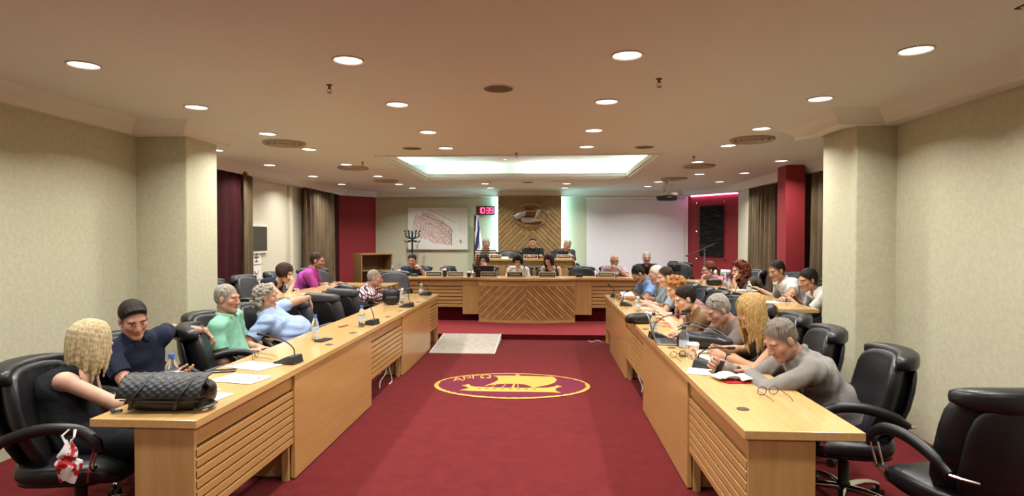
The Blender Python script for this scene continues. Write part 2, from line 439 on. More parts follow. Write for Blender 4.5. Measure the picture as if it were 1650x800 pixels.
spots += [(-4.08, 7.09, 'round ceiling downlight just behind the cornice end of the left pier'), (-4.11, 8.57, 'round ceiling downlight above the brown curtain by the dark board'),
          (-4.09, 10.16, 'round ceiling downlight above the white stretch of the left wall'), (-4.12, 11.70, 'round ceiling downlight above the wide brown curtain at left'),
          (-2.95, 8.57, 'round ceiling downlight touching the round air vent left of recess'), (-2.95, 10.22, 'round ceiling downlight left of the far corner of the lit recess'),
          (-2.97, 11.77, 'round ceiling downlight behind the recess at left'), (-2.9, 12.68, 'round ceiling downlight nearest the back wall at left'),
          (-1.22, 11.74, 'round ceiling downlight behind recess, left of the emblem panel, nearer one'), (-1.21, 12.76, 'round ceiling downlight nearest back wall, left of the emblem panel'),
          (.405, 11.83, 'round ceiling downlight behind recess, right of the emblem panel, nearer one'), (.40, 12.85, 'round ceiling downlight nearest back wall, right of the emblem panel'),
          (2.13, 12.55, 'round ceiling downlight nearest back wall, left of projector mount'), (2.17, 11.55, 'round ceiling downlight right behind the projector mount'),
          (2.16, 8.58, 'round ceiling downlight in front of the right rear round air vent'), (3.31, 10.09, 'round ceiling downlight above the curtain left of red column'),
          (3.30, 8.51, 'round ceiling downlight right in front of the red column head'), (3.34, 11.61, 'round ceiling downlight nearest the red niche'), (2.6, 10.2, 'round ceiling downlight right of the projector arm'),]
for x in xs:
    for y in (2.36, .0): spots.append((x, y, 'round ceiling downlight near the camera end of the hall'))
first = True
for x, y, lab in spots:
    o = lamp0 if first else copy_tree(lamp0); first = False
    o.location = (x, y, CEIL-.001); o['label'] = lab; o['group'] = 'round ceiling downlights'
    lamp_light(o, LAMP_W)
# small spots inside the recess
def small_spot(x, y, lab):
    root = thing('recess_spotlight', lab, 'ceiling light', (x, y, 2.998), 0, 'tiny spotlights in the recess')
    MB().lathe([(.03, .0), (.03, -.006), (.045, -.004), (.047, 0)], n=16, cap=False).build('trim_ring', m_ring, root, smooth=60)
    MB().lathe([(.03, -.002), (.001, -.002)], n=16, cap=False).build('diffuser', m_lamp, root)
for i, (x, y) in enumerate(((-1.6, 9.4), (-.75, 9.4), (.12, 9.4), (-.72, 10.3), (.12, 10.3))):
    small_spot(x, y, ('tiny spotlight in lit ceiling recess, leftmost', 'tiny spotlight in lit ceiling recess, front middle', 'tiny spotlight in lit ceiling recess, front right', 'tiny spotlight in lit ceiling recess, rear middle', 'tiny spotlight in lit ceiling recess, rear right')[i])
m_vent = mat('vent_metal', 'a39680', .5, .1)
m_vdark = mat('vent_gap', '241d15', .9)
def vent(x, y, r, lab):
    root = thing('ceiling_vent', lab, 'air vent', (x, y, CEIL), 0, 'round ceiling air vents')
    MB().lathe([(r*.96, .0), (r*.96, -.004), (.001, -.004)], n=32, cap=False).build('backing', m_vdark, root)
    for i, (a, c) in enumerate(((1.0, .80), (.70, .52), (.42, .24))):
        MB().lathe([(r*a, 0), (r*a, -.012), (r*(a-.05), -.028+.004*i), (r*c, -.010), (r*c, 0)], n=32, cap=False).build('ring', m_vent, root, smooth=40)
    MB().lathe([(r*.13, 0), (r*.13, -.02), (.001, -.025)], n=16, cap=False).build('hub', m_vent, root, smooth=40)
for x, y, lab in ((-2.98, 6.58, 'round ceiling air vent at left beside third row downlight'), (2.257, 6.63, 'round ceiling air vent at right in front of the right pier'),
                  (-2.97, 8.95, 'round ceiling air vent left of lit recess, middle one of three'), (2.287, 9.02, 'round ceiling air vent right of lit recess, in front of projector'),
                  (-3.02, 11.0, 'round ceiling air vent at left, rearmost one'), (2.32, 10.9, 'round ceiling air vent at the projector mount')):
    vent(x, y, .235, lab)
m_spk = mat('speaker_mesh', '6a5a44', .8, bump=.002, bscale=(300, 300, 300))
for x, y, r, lab in ((-.347, 4.29, .105, 'brown round ceiling speaker in middle near the first downlights'), (-1.62, 7.08, .11, 'brown round ceiling speaker near left front corner of the recess'),
                     (1.17, 7.14, .11, 'brown round ceiling speaker near right front corner of the recess'), (-.36, 11.5, .10, 'brown round ceiling speaker behind the recess')):
    root = thing('ceiling_speaker', lab, 'speaker', (x, y, CEIL), 0, 'round ceiling speakers')
    MB().lathe([(r, 0), (r, -.006), (r*.6, -.012), (.001, -.014)], n=28, cap=False).build('grille', m_spk, root, smooth=60)
    MB().lathe([(r+.001, 0), (r+.001, -.008), (r+.012, -.004), (r+.014, 0)], n=28, cap=False).build('rim', m_ring, root, smooth=60)
m_bronze = mat('bronze', '6d5a3c', .4, .8)
for x, y, lab in ((-1.54, 4.13, 'small sprinkler head under the left front ceiling'), (.77, 4.10, 'small sprinkler head under the right front ceiling'),
                  (-2.62, 8.30, 'small sprinkler head left of the lit recess'), (1.96, 7.99, 'small sprinkler head right of the lit recess'), (-.38, 7.55, 'small sprinkler head at the front edge of the lit recess')):
    root = thing('sprinkler', lab, 'sprinkler', (x, y, CEIL), 0, 'ceiling sprinklers')
    MB().lathe([(.022, 0), (.022, -.004), (.009, -.008), (.009, -.02), (.012, -.022), (.004, -.03)], n=14).build('body', m_bronze, root, smooth=50)
    MB().tube([(-.01, 0, -.02), (-.014, 0, -.04), (0, 0, -.055), (.014, 0, -.04), (.01, 0, -.02)], .0025, 6).build('frame', m_bronze, root, smooth=60)
    MB().lathe([(.004, -.054), (.018, -.056), (.018, -.058), (.003, -.059)], n=12).build('deflector', m_bronze, root)
hp = thing('access_hatch', 'square access hatch with dark joint in the near right ceiling', 'hatch', (2.55, 2.62, CEIL))
MB().box((-.3, -.33, -.004), (.3, .33, .0)).build('panel', m_ceil, hp)
fr = MB()
for lo, hi in (((-.33, -.34), (.33, -.33)), ((-.33, .33), (.33, .336)), ((-.332, -.33), (-.32, .33)), ((.32, -.33), (.33, .33))): fr.box((lo[0], lo[1], -.003), (hi[0], hi[1], .0))
fr.build('joint', m_vdark, hp)
# ------------------------------------------------------------------ desks
m_voidw = mat('shadow_wood', '4a3118', .8)  # dark tone paints the shade behind the slats onto the backing boards
m_grom = mat('grommet_brown', '3a281a', .5)
def desk(name, label, xe, s, yb=.75):
    """long desk; xe = aisle edge of the top, s = direction away from the aisle"""
    root = thing(name, label, 'desk', (xe, 0, 0))
    X = lambda a: s*a
    def bx(mb, x0, x1, y0, y1, z0, z1): a, c = sorted((X(x0), X(x1))); return mb.box((a, y0, z0), (c, y1, z1))
    Y0, Y1 = 2.73, 9.1
    bx(MB(), 0, .53, Y0-.03, Y1+.02, .71, .75).build('desktop', m_maple_l, root, bevel=.003)
    cuts = [('s', 2.73, 3.83), ('p', 3.83, 5.56), ('s', 5.56, 6.80), ('p', 6.80, 8.44), ('s', 8.44, 9.1)]
    for kind, a, c in cuts:
        if kind == 'p':
            bx(MB(), .012, .04, a, c, .01, .709).build('front_panel', m_maple_f, root, bevel=.002)
            bx(MB(), .04, .34, a+.02, a+.045, .01, .709).build('divider', m_maple_v, root)
            bx(MB(), .04, .34, c-.045, c-.02, .01, .709).build('divider', m_maple_v, root)
        else:
            bx(MB(), .03, .05, a, c, .612, .709).build('apron', m_maple_f, root, bevel=.002)
            for i in range(7):
                zt_ = .598-.0517*i
                bx(MB(), .022, .045, a+(.0 if a < 3 else .004), c-.004, zt_-.0395, zt_).build('slat', m_maple_f, root, bevel=.002)
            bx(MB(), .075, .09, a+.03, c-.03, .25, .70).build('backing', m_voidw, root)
            for yy in (a+.0, c-.03):
                bx(MB(), .048, .09, yy, yy+.03, .0, .70).build('post', m_maple_v, root)
    bx(MB(), .022, .32, Y0-.012, Y0+.012, .005, .709).build('end_panel', m_maple_v, root, bevel=.002)
    bx(MB(), .022, .32, Y1-.012, Y1+.012, .005, .709).build('end_panel', m_maple_v, root, bevel=.002)
    return root
m_maple_l = mat('maple_top', 'cba66e', .22, col2='bf9960', scale=(40, 3, 40), detail=5, lo=.3, hi=.7, bump=.0001, bscale=(90, 6, 90), coat=.3)
m_maple_f = mat('maple_front', 'b98f58', .3, col2='ae844e', scale=(40, 2.5, 30), detail=5, lo=.3, hi=.7, bump=.0002, bscale=(60, 4, 60), coat=.15)
DL = desk('long_desk', 'long maple desk with slatted front panels along the left of the aisle', -1.663, -1)
DR = desk('long_desk', 'long maple desk with slatted front panels along the right of the aisle', .895, 1)
def grommet(root, pts):
    for x, y in pts:
        p = at_z(x, y, .75)-root.location
        o = MB().lathe([(.027, 0), (.031, .001), (.031, .003), (.026, .004), (.001, .0035)], n=20).build('cable_grommet', m_grom, root, smooth=50); o.location = p
grommet(DL, ((341, 650), (422, 610), (530, 556), (568, 537), (625, 511), (645, 501.5), (674, 487), (687, 481)))
grommet(DR, ((1197, 660), (1174, 617), (1082, 561), (1040, 531)))
# second row desks on the raised tiers
def side_desk(label, x0, x1, y0, y1, zt, zf, ell=None):
    root = thing('side_desk', label, 'desk', ((x0+x1)/2, y0, 0)); ox = (x0+x1)/2
    B_ = lambda a, c, d, e, f, g: MB().box((a-ox, d-y0, f), (c-ox, e-y0, g))
    B_(x0, x1, y0, y1, zt-.04, zt).build('desktop', m_maple_l, root, bevel=.003)
    fx = x1-.05 if x0 < 0 else x0+.02
    n = 3; L_ = (y1-y0-.1)/n
    for i in range(n):
        B_(fx, fx+.03, y0+.05+i*L_, y0+.05+(i+1)*L_-.006, zf+.12, zt-.041).build('front_panel', m_maple_f, root, bevel=.002)
    for yy in (y0+.05, (y0+y1)/2, y1-.08):
        B_(x0+.05, x1-.06 if x0 < 0 else x1-.05, yy, yy+.03, zf, zt-.041).build('side_panel', m_maple_v, root)
    if ell:
        a, c, d, e = ell
        B_(a, c, d, e, zt-.04, zt).build('return_top', m_maple_l, root, bevel=.003)
        B_(c-.04, c-.01, d+.02, e-.02, 0, zt-.041).build('end_panel', m_maple_v, root, bevel=.002)
        B_(x1+.01, c-.04, d+.02, d+.05, .01, zt-.041).build('return_panel', m_maple_f, root, bevel=.002)
    return root
side_desk('maple side desk of the raised left row, turning a corner at its far end', -3.42, -2.95, 6.6, 8.93, .90, .15, (-3.42, -2.36, 8.935, 9.37))
side_desk('maple side desk of the raised right row behind the seated members', 2.38, 2.76, 6.12, 10.4, .90, .15)
# ------------------------------------------------------------------ curved dais bench
RC, CX = 2.39, -.355
def yc(x): return 10.63+RC-math.sqrt(RC*RC-(x-CX)**2)
bench = thing('dais_bench', 'long curved dais bench with chevron plank front facing the aisle', 'bench', (CX, 10.63, .08))
ob = Vector((CX, 10.63, .08))
HW, WX = .885, 2.49
def arc_pts(d, n=16): return [(HW*(2*i/n-1), yc(CX+HW*(2*i/n-1))-10.63-d) for i in range(n+1)]
wy = .17
top = [(-WX, wy)]+[(-HW-.001, wy)]+arc_pts(.05)+[(HW+.001, wy)]+[(WX, wy), (WX, wy+.55), (-WX, wy+.55)]
MB().prism(top, .77, .81).build('bench_top', m_maple, bench, bevel=.004)
def curved(d0, d1, z0, z1, name, m):
    a = arc_pts(d0); c = arc_pts(d1)[::-1]; return MB().prism(a+c, z0, z1).build(name, m, bench)
curved(.0, -.03, .665, .769, 'apron', m_maple)
curved(.012, -.03, .0, .055, 'base_rail', m_maple)
curved(-.02, -.04, .055, .665, 'backing', m_oak)
chevron(bench, -HW, HW, .057, .663, .052, [m_plank, mat('plank_wood_b', 'ae8450', .45, col2='9b7241', scale=(9, 9, 9), coat=.1)], .02, lambda x, z, d: V(x, yc(CX+max(-HW, min(HW, x)))-10.63+.02-d, z), .010)
for s in (-1, 1):
    def W(mb, x0, x1, y0, y1, z0, z1): a, c = sorted((s*x0, s*x1)); return mb.box((a, y0, z0), (c, y1, z1))
    W(MB(), HW+.002, 1.19, .215, .245, .13, .769).build('pillar_panel', m_maple_v, bench, bevel=.002)
    W(MB(), 1.19, WX-.02, .23, .25, .655, .769).build('apron', m_maple, bench, bevel=.002)
    for i in range(6):
        zt_ = .640-.0655*i
        W(MB(), 1.195, WX-.02, .225, .245, zt_-.052, zt_).build('slat', m_maple, bench, bevel=.002)
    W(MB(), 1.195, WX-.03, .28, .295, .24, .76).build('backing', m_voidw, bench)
    W(MB(), HW+.01, WX-.04, .33, .36, .0, .24).build('plinth', m_carpet2, bench)
    W(MB(), WX-.03, WX-.0, .2, .68, .0, .769).build('end_panel', m_maple_v, bench)
up = thing('upper_bench', 'plain maple upper bench in front of the chevron wall panel', 'bench', (-.40, 12.3, .36))
MB().box((-.97, -.03, .78), (.97, .42, .82)).build('bench_top', m_maple, up, bevel=.003)
for i in range(3):
    MB().box((-.95+i*.635, 0, .01), (-.95+(i+1)*.635-.006, .03, .779)).build('front_panel', m_maple_v, up, bevel=.002)
for x in (-.95, .92): MB().box((x, .03, .0), (x+.03, .40, .779)).build('side_panel', m_maple_v, up)
# ramp up to the platform
rp = thing('wheelchair_ramp', 'pale grey ramp lying against the low carpeted step', 'ramp', (-1.18, 8.2, 0))
MB().add([V(-.46, 0, .001), V(.46, 0, .001), V(.46, 1.17, .088), V(-.46, 1.17, .088), V(-.46, 0, -.0), V(.46, 0, -.0), V(.46, 1.17, .0), V(-.46, 1.17, .0)],
         [(0, 1, 2, 3), (4, 7, 6, 5), (0, 4, 5, 1), (2, 6, 7, 3), (0, 3, 7, 4), (1, 5, 6, 2)]).build('ramp_plate', m_ramp, rp)
for x in (-.465, .455): MB().add([V(x, 0, 0), V(x+.01, 0, 0), V(x+.01, 1.17, 0), V(x, 1.17, 0), V(x, 0, .006), V(x+.01, 0, .006), V(x+.01, 1.17, .094), V(x, 1.17, .094)], [(0, 3, 2, 1), (4, 5, 6, 7), (0, 1, 5, 4), (2, 3, 7, 6), (0, 4, 7, 3), (1, 2, 6, 5)]).build('edge_rail', m_white, rp)
# ------------------------------------------------------------------ oval ship emblem woven into the carpet
em = thing('carpet_emblem', 'oval gold ship emblem with four Greek letters laid in the red carpet', 'rug', (-.375, 6.44, 0))
m_gold = mat('emblem_gold', 'c29a50', .9, col2='b58c44', scale=(60, 60, 60), bump=.001, bscale=(220, 220, 220), spec=.1)
m_plum = mat('emblem_plum', '652535', .95, bump=.002, bscale=(220, 220, 220), spec=.1)
RX, RY = .855, .555
def uv(x, y): return ((x-802)/570*RX, -(y-472)/93*RY)
N = 96
def ell(k, rx, ry): t = 2*PI*k/N; return (rx*math.cos(t), ry*math.sin(t))
MB().prism([ell(k, RX-.01, RY-.01) for k in range(N)], .001, .004).build('ground', m_plum, em)
b = MB(); vs = []
for k in range(N):
    t = 2*PI*k/N; o_ = ell(k, RX, RY)
    low = math.sin(t) < .15
    wd = (.032+.022*abs(math.sin(t*22))) if low else .028
    i_ = ell(k, RX-wd, RY-wd)
    vs += [V(o_[0], o_[1], .004), V(i_[0], i_[1], .0065), V(o_[0], o_[1], .0065)]
b.add(vs, [q for k in range(N) for q in ((k*3, ((k+1) % N)*3, ((k+1) % N)*3+2, k*3+2), (k*3+2, ((k+1) % N)*3+2, ((k+1) % N)*3+1, k*3+1))])
b.build('border', m_gold, em)
def flat(pts, name, z=.0062):
    bm = bmesh.new(); f = bm.faces.new([bm.verts.new((*uv(*p), .003)) for p in pts]); 
    r_ = bmesh.ops.extrude_face_region(bm, geom=[f])
    for v_ in r_['geom']:
        if isinstance(v_, bmesh.types.BMVert): v_.co.z = z
    bmesh.ops.triangulate(bm, faces=[q for q in bm.faces if len(q.verts) > 4]); bmesh.ops.recalc_face_normals(bm, faces=bm.faces[:])
    me = bpy.data.meshes.new(name); bm.to_mesh(me); bm.free(); me.materials.append(m_gold); o = bpy.data.objects.new(name, me); link(o); adopt(o, em)
flat([(640, 401), (760, 399), (1100, 403), (1128, 418), (1132, 432), (1115, 450), (1075, 466), (1010, 480), (955, 490), (935, 478), (900, 468), (850, 463), (770, 463), (700, 467), (640, 476), (602, 484), (650, 462), (685, 442), (688, 425), (670, 410)], 'sail')
flat([(438, 480), (470, 476), (478, 470), (492, 472), (500, 482), (540, 489), (700, 492), (900, 492), (1060, 488), (1110, 480), (1130, 470), (1150, 474), (1168, 480), (1140, 484), (1118, 496), (1124, 510), (1156, 522), (1080, 519), (900, 519), (700, 520), (520, 518), (440, 514), (478, 506), (500, 498), (470, 488)], 'hull')
flat([(822, 384), (836, 384), (838, 402), (820, 402)], 'mast_head'); flat([(812, 463), (826, 463), (822, 492), (804, 492)], 'mast')
for a, c in (((690, 467), (655, 490)), ((760, 464), (735, 491)), ((845, 464), (852, 491))):
    flat([(a[0]-3, a[1]), (a[0]+3, a[1]), (c[0]+3, c[1]), (c[0]-3, c[1])], 'rigging')
flat([(822, 388), (800, 402), (806, 402), (826, 390)], 'rigging'); flat([(836, 388), (860, 402), (854, 402), (832, 390)], 'rigging')
b = MB()
for i in range(8):
    x = 575+i*56; u0 = uv(x, 502); q = [(-.022, .02), (.0, -.01), (.022, .02), (.012, .028), (0, .01), (-.012, .028)]
    MB().prism([(u0[0]+a, u0[1]+c) for a, c in q], .006, .0072).build('oar_port', m_plum, em)
for ch, x, y, rot, sz in (('Α', 382, 436, 16, .17), ('Ρ', 448, 425, 12, .17), ('Γ', 510, 416, 9, .17), ('Ω', 585, 411, 5, .18)):
    u0 = uv(x, y); text_mb(ch, sz*1.35, .0015, Matrix.Translation((u0[0], u0[1], .0055)) @ Matrix.Rotation(R(rot), 4, 'Z') @ Matrix.Diagonal((.82, 1.0, 1, 1))).build('letter', m_gold, em)
# ------------------------------------------------------------------ chairs
m_leather = mat('black_leather', '17171a', .38, bump=.0008, bscale=(55, 55, 55), spec=.5)
m_leather2 = mat('black_leather_back', '19191b', .5, bump=.0005, bscale=(220, 220, 220), spec=.4)
m_leatherg = mat('charcoal_leather', '3a3a3d', .5, bump=.0006, bscale=(60, 60, 60), spec=.5)
m_arm = mat('arm_pad', '121214', .4)
def make_chair(ml):
    """leather desk chair facing +y"""
    root = thing('office_chair', 'x', 'chair')
    for k in range(5):
        a = 2*PI*k/5+.3; c, s_ = math.cos(a), math.sin(a)
        lg = MB().tube(smooth_path([(.02*c, .02*s_, .115), (.15*c, .15*s_, .118), (.25*c, .25*s_, .10), (.305*c, .305*s_, .078)], 4), [.026]*4+[.021]*4+[.017]*4+[.014], 8, .8).build('base_leg', m_chrome, root, smooth=60)
        cs = MB()
        for q in (-.016, .016):
            p = V(.3*c, .3*s_, .029)+V(-s_, c, 0)*q; cs.cyl(p-V(-s_, c, 0)*.011, p+V(-s_, c, 0)*.011, .028, n=14)
        cs.cyl((.3*c, .3*s_, .03), (.3*c, .3*s_, .08), .012, n=8)
        cs.build('caster', m_black, lg, smooth=40)
    MB().lathe([(.035, .09), (.038, .14), (.03, .15), (.03, .27), (.024, .275), (.024, .345), (.05, .35), (.05, .365)], n=18).build('gas_column', m_black, root, smooth=40)
    MB().box((-.11, -.13, .345), (.11, .13, .372)).build('mechanism', m_black, root, bevel=.008)
    T = Matrix.Translation
    MB().cushion(.53, .52, .115, T((0, .03, .415)), 7, .22, lambda q: V(q.x, q.y, q.z-.05*max(0, (q.y-.1)/.16)**2+.02*max(0, (-q.y-.1)/.16)**2)).build('seat', ml, root, smooth=180)
    MB().cushion(.50, .48, .05, T((0, .02, .372)), 5, 0).build('seat_pan', m_leather2, root, smooth=180)
    bend = lambda q: V(q.x*(1-.12*max(0, -q.z)/.27), q.y+.10*(q.x/.27)**2-.30*(q.z/.27)*.27+.05*(q.z/.27)**2, q.z)
    MB().cushion(.54, .105, .53, T((0, -.235, .68)), 8, .45, bend).build('backrest', ml, root, smooth=180)
    MB().cushion(.50, .035, .47, T((0, -.300, .665)), 6, 0, lambda q: V(q.x*(1-.12*max(0, -q.z)/.27), q.y+.06*(q.x/.27)**2-.30*q.z+.05*(q.z/.27)**2, q.z)).build('back_panel', m_leather2, root, smooth=180)
    MB().cushion(.54, .125, .10, T((0, -.315, .918)), 6, .12, lambda q: V(q.x, q.y+.10*(q.x/.27)**2, q.z)).build('top_roll', ml, root, smooth=180)
    for s in (-1, 1):
        x = s*.305
        pth = smooth_path([(x*.97, -.235, .585), (x, -.15, .638), (x, 0, .675), (x, .14, .665), (x, .225, .61), (x*.98, .24, .555)], 4)
        ar = MB().tube(pth, [.022]*3+[.03]*15+[.026]*3, 10, .8, up=(1, 0, 0)).build('armrest', m_arm, root, smooth=60)
        br = MB()
        for q in (-.018, .018):
            br.tube([(x*.98+q, .225, .57), (x*.95+q, .20, .47), (x*.8+q, .17, .385)], .0055, 6)
        br.box((x*.95-.03, .185, .455), (x*.95+.03, .215, .467))
        br.build('arm_bracket', m_chrome, ar, smooth=40)
        MB().tube([(x*.97-.01, -.24, .585), (x*.88, -.262, .575), (x*.7, -.30, .565)], .007, 6).build('rear_bracket', m_chrome, ar, smooth=40)
    return root
chair0 = make_chair(m_leather); chairg0 = make_chair(m_leatherg)
CH = {'k': [chair0, True], 'g': [chairg0, True]}
def chair(x, y, face, label, group='black leather chairs at the long desks', kind='k', z=0):
    """face = direction the sitter looks, degrees from +x"""
    src = CH[kind]; o = src[0] if src[1] else copy_tree(src[0]); src[1] = False
    o.location = (x, y, z); o.rotation_euler = (0, 0, R(face-90)); o['label'] = label; o['group'] = group; return o
chair(-2.53, 3.05, 12, 'black leather chair under the blonde woman at left, red bag on its arm')
chair(-2.72, 3.80, -10, 'black leather chair under the man in the navy polo shirt')
chair(-2.46, 4.42, 28, 'empty black leather chair with a man resting his hand on its back')
chair(-2.78, 5.02, 0, 'black leather chair behind the man in the green polo shirt')
chair(-2.74, 5.72, 5, 'black leather chair under the heavy man in the light blue shirt')
chair(-2.58, 6.42, 50, 'empty charcoal chair under the draped hand of the light blue shirt man', kind='g')
chair(-2.55, 7.05, 62, 'empty charcoal chair, middle one between light blue and plaid shirts', kind='g')
chair(-2.53, 7.70, 62, 'empty charcoal chair right before the man in the plaid shirt', kind='g')
chair(-2.62, 8.36, 30, 'dark chair under the man in the plaid shirt', kind='g')
chair(1.80, 3.66, 170, 'black leather chair under the grey shirt man, chrome star base in view')
chair(2.02, 2.95, 99, 'large black leather chair seen from behind at the right picture edge')
chair(1.82, 4.50, 170, 'black leather chair whose back shows beside the long haired blonde woman')
chair(1.90, 5.25, 175, 'black leather chair under the man in the brown T-shirt')
chair(1.88, 5.95, 175, 'black leather chair under the woman with cropped black hair')
chair(1.88, 6.70, 180, 'black leather chair under the woman with short ginger curls')
chair(1.88, 7.40, 180, 'black leather chair under the dark haired man holding a tablet')
chair(1.88, 8.05, 180, 'black leather chair under the white haired man')
chair(1.86, 8.72, 180, 'black leather chair under the stooping man in sky blue')
G2 = 'dark chairs of the raised side rows'
chair(-3.80, 6.45, 10, 'empty charcoal chair of raised left row, nearest the pier', G2, 'g', .15)
chair(-3.82, 7.05, 15, 'empty charcoal chair of raised left row, before the dark haired woman', G2, 'g', .15)
chair(-3.85, 7.75, 0, 'charcoal chair under the dark haired woman in navy', G2, 'g', .15)
chair(-3.85, 8.65, 10, 'charcoal chair under the man in the magenta polo', G2, 'g', .15)
chair(-3.75, 9.45, -50, 'empty charcoal chair just past the man in the magenta polo', G2, 'g', .15)
chair(-2.62, 9.85, -90, 'dark chair showing behind the head of the plaid shirt man', G2, 'g', .08)
chair(3.32, 6.62, 178, 'black chair under the woman in white beside the right pier', G2, 'k', .15)
chair(3.30, 7.45, 182, 'black chair under the man in the white polo shirt', G2, 'k', .15)
chair(3.20, 8.05, 185, 'black chair with a dark jacket over it, behind the white polo man', G2, 'k', .15)
chair(3.22, 8.72, 180, 'black chair under the woman with long auburn curls', G2, 'k', .15)
chair(3.10, 9.55, 182, 'black chair under the woman in the pink top', G2, 'k', .15)
G3 = 'black leather chairs at the dais'
chair(-2.60, 11.75, -92, 'black chair under the dark blue shirt man at the left dais end', G3, 'k', .08)
chair(-1.72, 11.85, -8, 'empty black dais chair turned sideways, left of the laptop', G3, 'k', .08)
chair(-1.22, 11.85, -85, 'black chair under the woman behind the laptop', G3, 'k', .08)
chair(-.55, 11.85, -95, 'black chair under the woman in the white blouse', G3, 'k', .08)
chair(.08, 11.85, -80, 'black chair under the wavy haired woman in the black top', G3, 'k', .08)
chair(.70, 11.62, -92, 'empty black dais chair facing out, right of the wavy haired woman', G3, 'k', .08)
chair(1.33, 11.78, -90, 'black chair under the bald man on the dais', G3, 'k', .08)
chair(2.10, 12.55, -95, 'black chair under the bearded man at the screen corner', G3, 'k', .08)
chair(2.66, 12.2, -120, 'empty black chair between the screen and the microphone stand', G3, 'k', .15)
chair(-1.32, 13.18, -80, 'black chair under the man in the striped shirt', G3, 'k', .36)
chair(-.31, 13.18, -90, 'black chair under the man in the black shirt, at the emblem', G3, 'k', .36)
chair(.38, 13.18, -75, 'black chair under the man in the dark grey T-shirt', G3, 'k', .36)
chair(-.86, 13.1, -100, 'empty black chair of the upper bench, mostly hidden', G3, 'k', .36)
# ------------------------------------------------------------------ furniture along the rear
m_book = mat('bookcase_wood', '8a6a3c', .5, col2='7b5d33', scale=(30, 30, 3), detail=4)
bk = thing('bookcase', 'low open wooden bookcase in the red left corner', 'bookcase', (-3.74, 12.55, .15), R(42))
for lo, hi, n_ in (((-.36, -.2, 0), (-.335, .2, 1.11), 'side_panel'), ((.335, -.2, 0), (.36, .2, 1.11), 'side_panel'), ((-.36, -.21, 1.11), (.36, .2, 1.14), 'top_board'), ((-.335, .18, 0), (.335, .2, 1.11), 'back_board'),
                   ((-.335, -.19, .05), (.335, .18, .075), 'shelf'), ((-.335, -.19, .42), (.335, .18, .445), 'shelf'), ((-.335, -.19, .76), (.335, .18, .785), 'shelf')):
    MB().box(lo, hi).build(n_, m_book, bk, bevel=.002)
mp = thing('map_board', 'large framed town map on the back wall above the seated man', 'map', (-2.56, 13.83, 1.85))
m_map = bpy.data.materials.new('map_print'); m_map.use_nodes = True
nt = m_map.node_tree; Nn = nt.nodes; Ln = nt.links
tc = Nn.new('ShaderNodeTexCoord'); v1 = Nn.new('ShaderNodeTexVoronoi'); v1.feature = 'DISTANCE_TO_EDGE'; v1.inputs['Scale'].default_value = 16
Ln.new(tc.outputs['Object'], v1.inputs['Vector'])
rm = Nn.new('ShaderNodeValToRGB'); rm.color_ramp.elements[0].color = lin('b59a92'); rm.color_ramp.elements[1].color = lin('d9c8c0'); rm.color_ramp.elements[0].position = .02; rm.color_ramp.elements[1].position = .16
Ln.new(v1.outputs['Distance'], rm.inputs[0]); Ln.new(rm.outputs[0], Nn['Principled BSDF'].inputs['Base Color'])
m_sheet = mat('map_sheet', 'dcdcd4', .5); m_ink = mat('map_ink', '55504e', .7); m_ink2 = mat('map_ink_pale', '9a948f', .7)
MB().box((-.71, -.012, -.49), (.71, .0, .49)).build('sheet', m_sheet, mp)
fr = MB()
for lo, hi in (((-.73, -.51), (.73, -.49)), ((-.73, .49), (.73, .51)), ((-.73, -.49), (-.71, .49)), ((.71, -.49), (.73, .49))): fr.box((lo[0], -.02, lo[1]), (hi[0], .02, hi[1]))
fr.build('frame', mat('map_frame', 'b3ac98', .5), mp)
def mpx(x, y): return ((x-437)/610*1.42, (322-y)/410*.98)
FY = Matrix.Rotation(R(90), 4, 'X')
town = [mpx(*p) for p in ((205, 205), (280, 180), (330, 160), (400, 185), (480, 240), (585, 330), (580, 490), (500, 480), (400, 470), (330, 430), (250, 420), (190, 330))]
MB().prism(town, .012, .0135, FY).build('town_print', m_map, mp)
MB().prism([mpx(*p) for p in ((150, 330), (215, 335), (225, 370), (200, 395), (150, 390))], .012, .0138, FY).build('green_print', mat('map_green', 'b8cdbf', .6), mp)
def line(pts, wd, m, nm='map_line'):
    mb = MB()
    for a, c in zip(pts, pts[1:]):
        a, c = Vector(mpx(*a)), Vector(mpx(*c)); e = (c-a).normalized(); n_ = Vector((-e.y, e.x))*wd/2
        mb.prism([tuple(a-n_), tuple(c-n_), tuple(c+n_), tuple(a+n_)], .012, .0145, FY)
    return mb.build(nm, m, mp)
line([(345, 140), (440, 180), (530, 225), (630, 268)], .008, m_ink); line([(180, 315), (210, 200), (235, 170)], .008, m_ink)
line([(285, 150), (280, 180), (400, 235), (500, 275), (560, 310), (588, 350), (575, 380), (580, 490)], .012, m_ink)
line([(440, 270), (520, 345), (575, 390)], .008, m_ink); line([(490, 140), (500, 270)], .006, m_ink2); line([(280, 180), (255, 330)], .007, m_ink2)
line([(290, 260), (420, 300), (510, 370)], .006, m_ink); line([(250, 330), (400, 350), (580, 400)], .006, m_ink2); line([(330, 190), (300, 420)], .006, m_ink2); line([(500, 360), (505, 480)], .006, m_ink)
b = MB()
for k in range(11):
    for c_ in range(3):
        if (k*7+c_*3) % 5 == 0: continue
        x, y = mpx(650+c_*26, 190+k*18); b.box((x, -.0135, y-.008), (x+.04, -.012, y+.008))
b.build('legend_text', mat('map_legend', 'c2c0bb', .7), mp)['kind'] = 'stuff'
MB().prism([mpx(*p) for p in ((655, 440), (675, 430), (690, 455), (670, 475))], .012, .0138, FY).build('compass_print', m_ink2, mp)
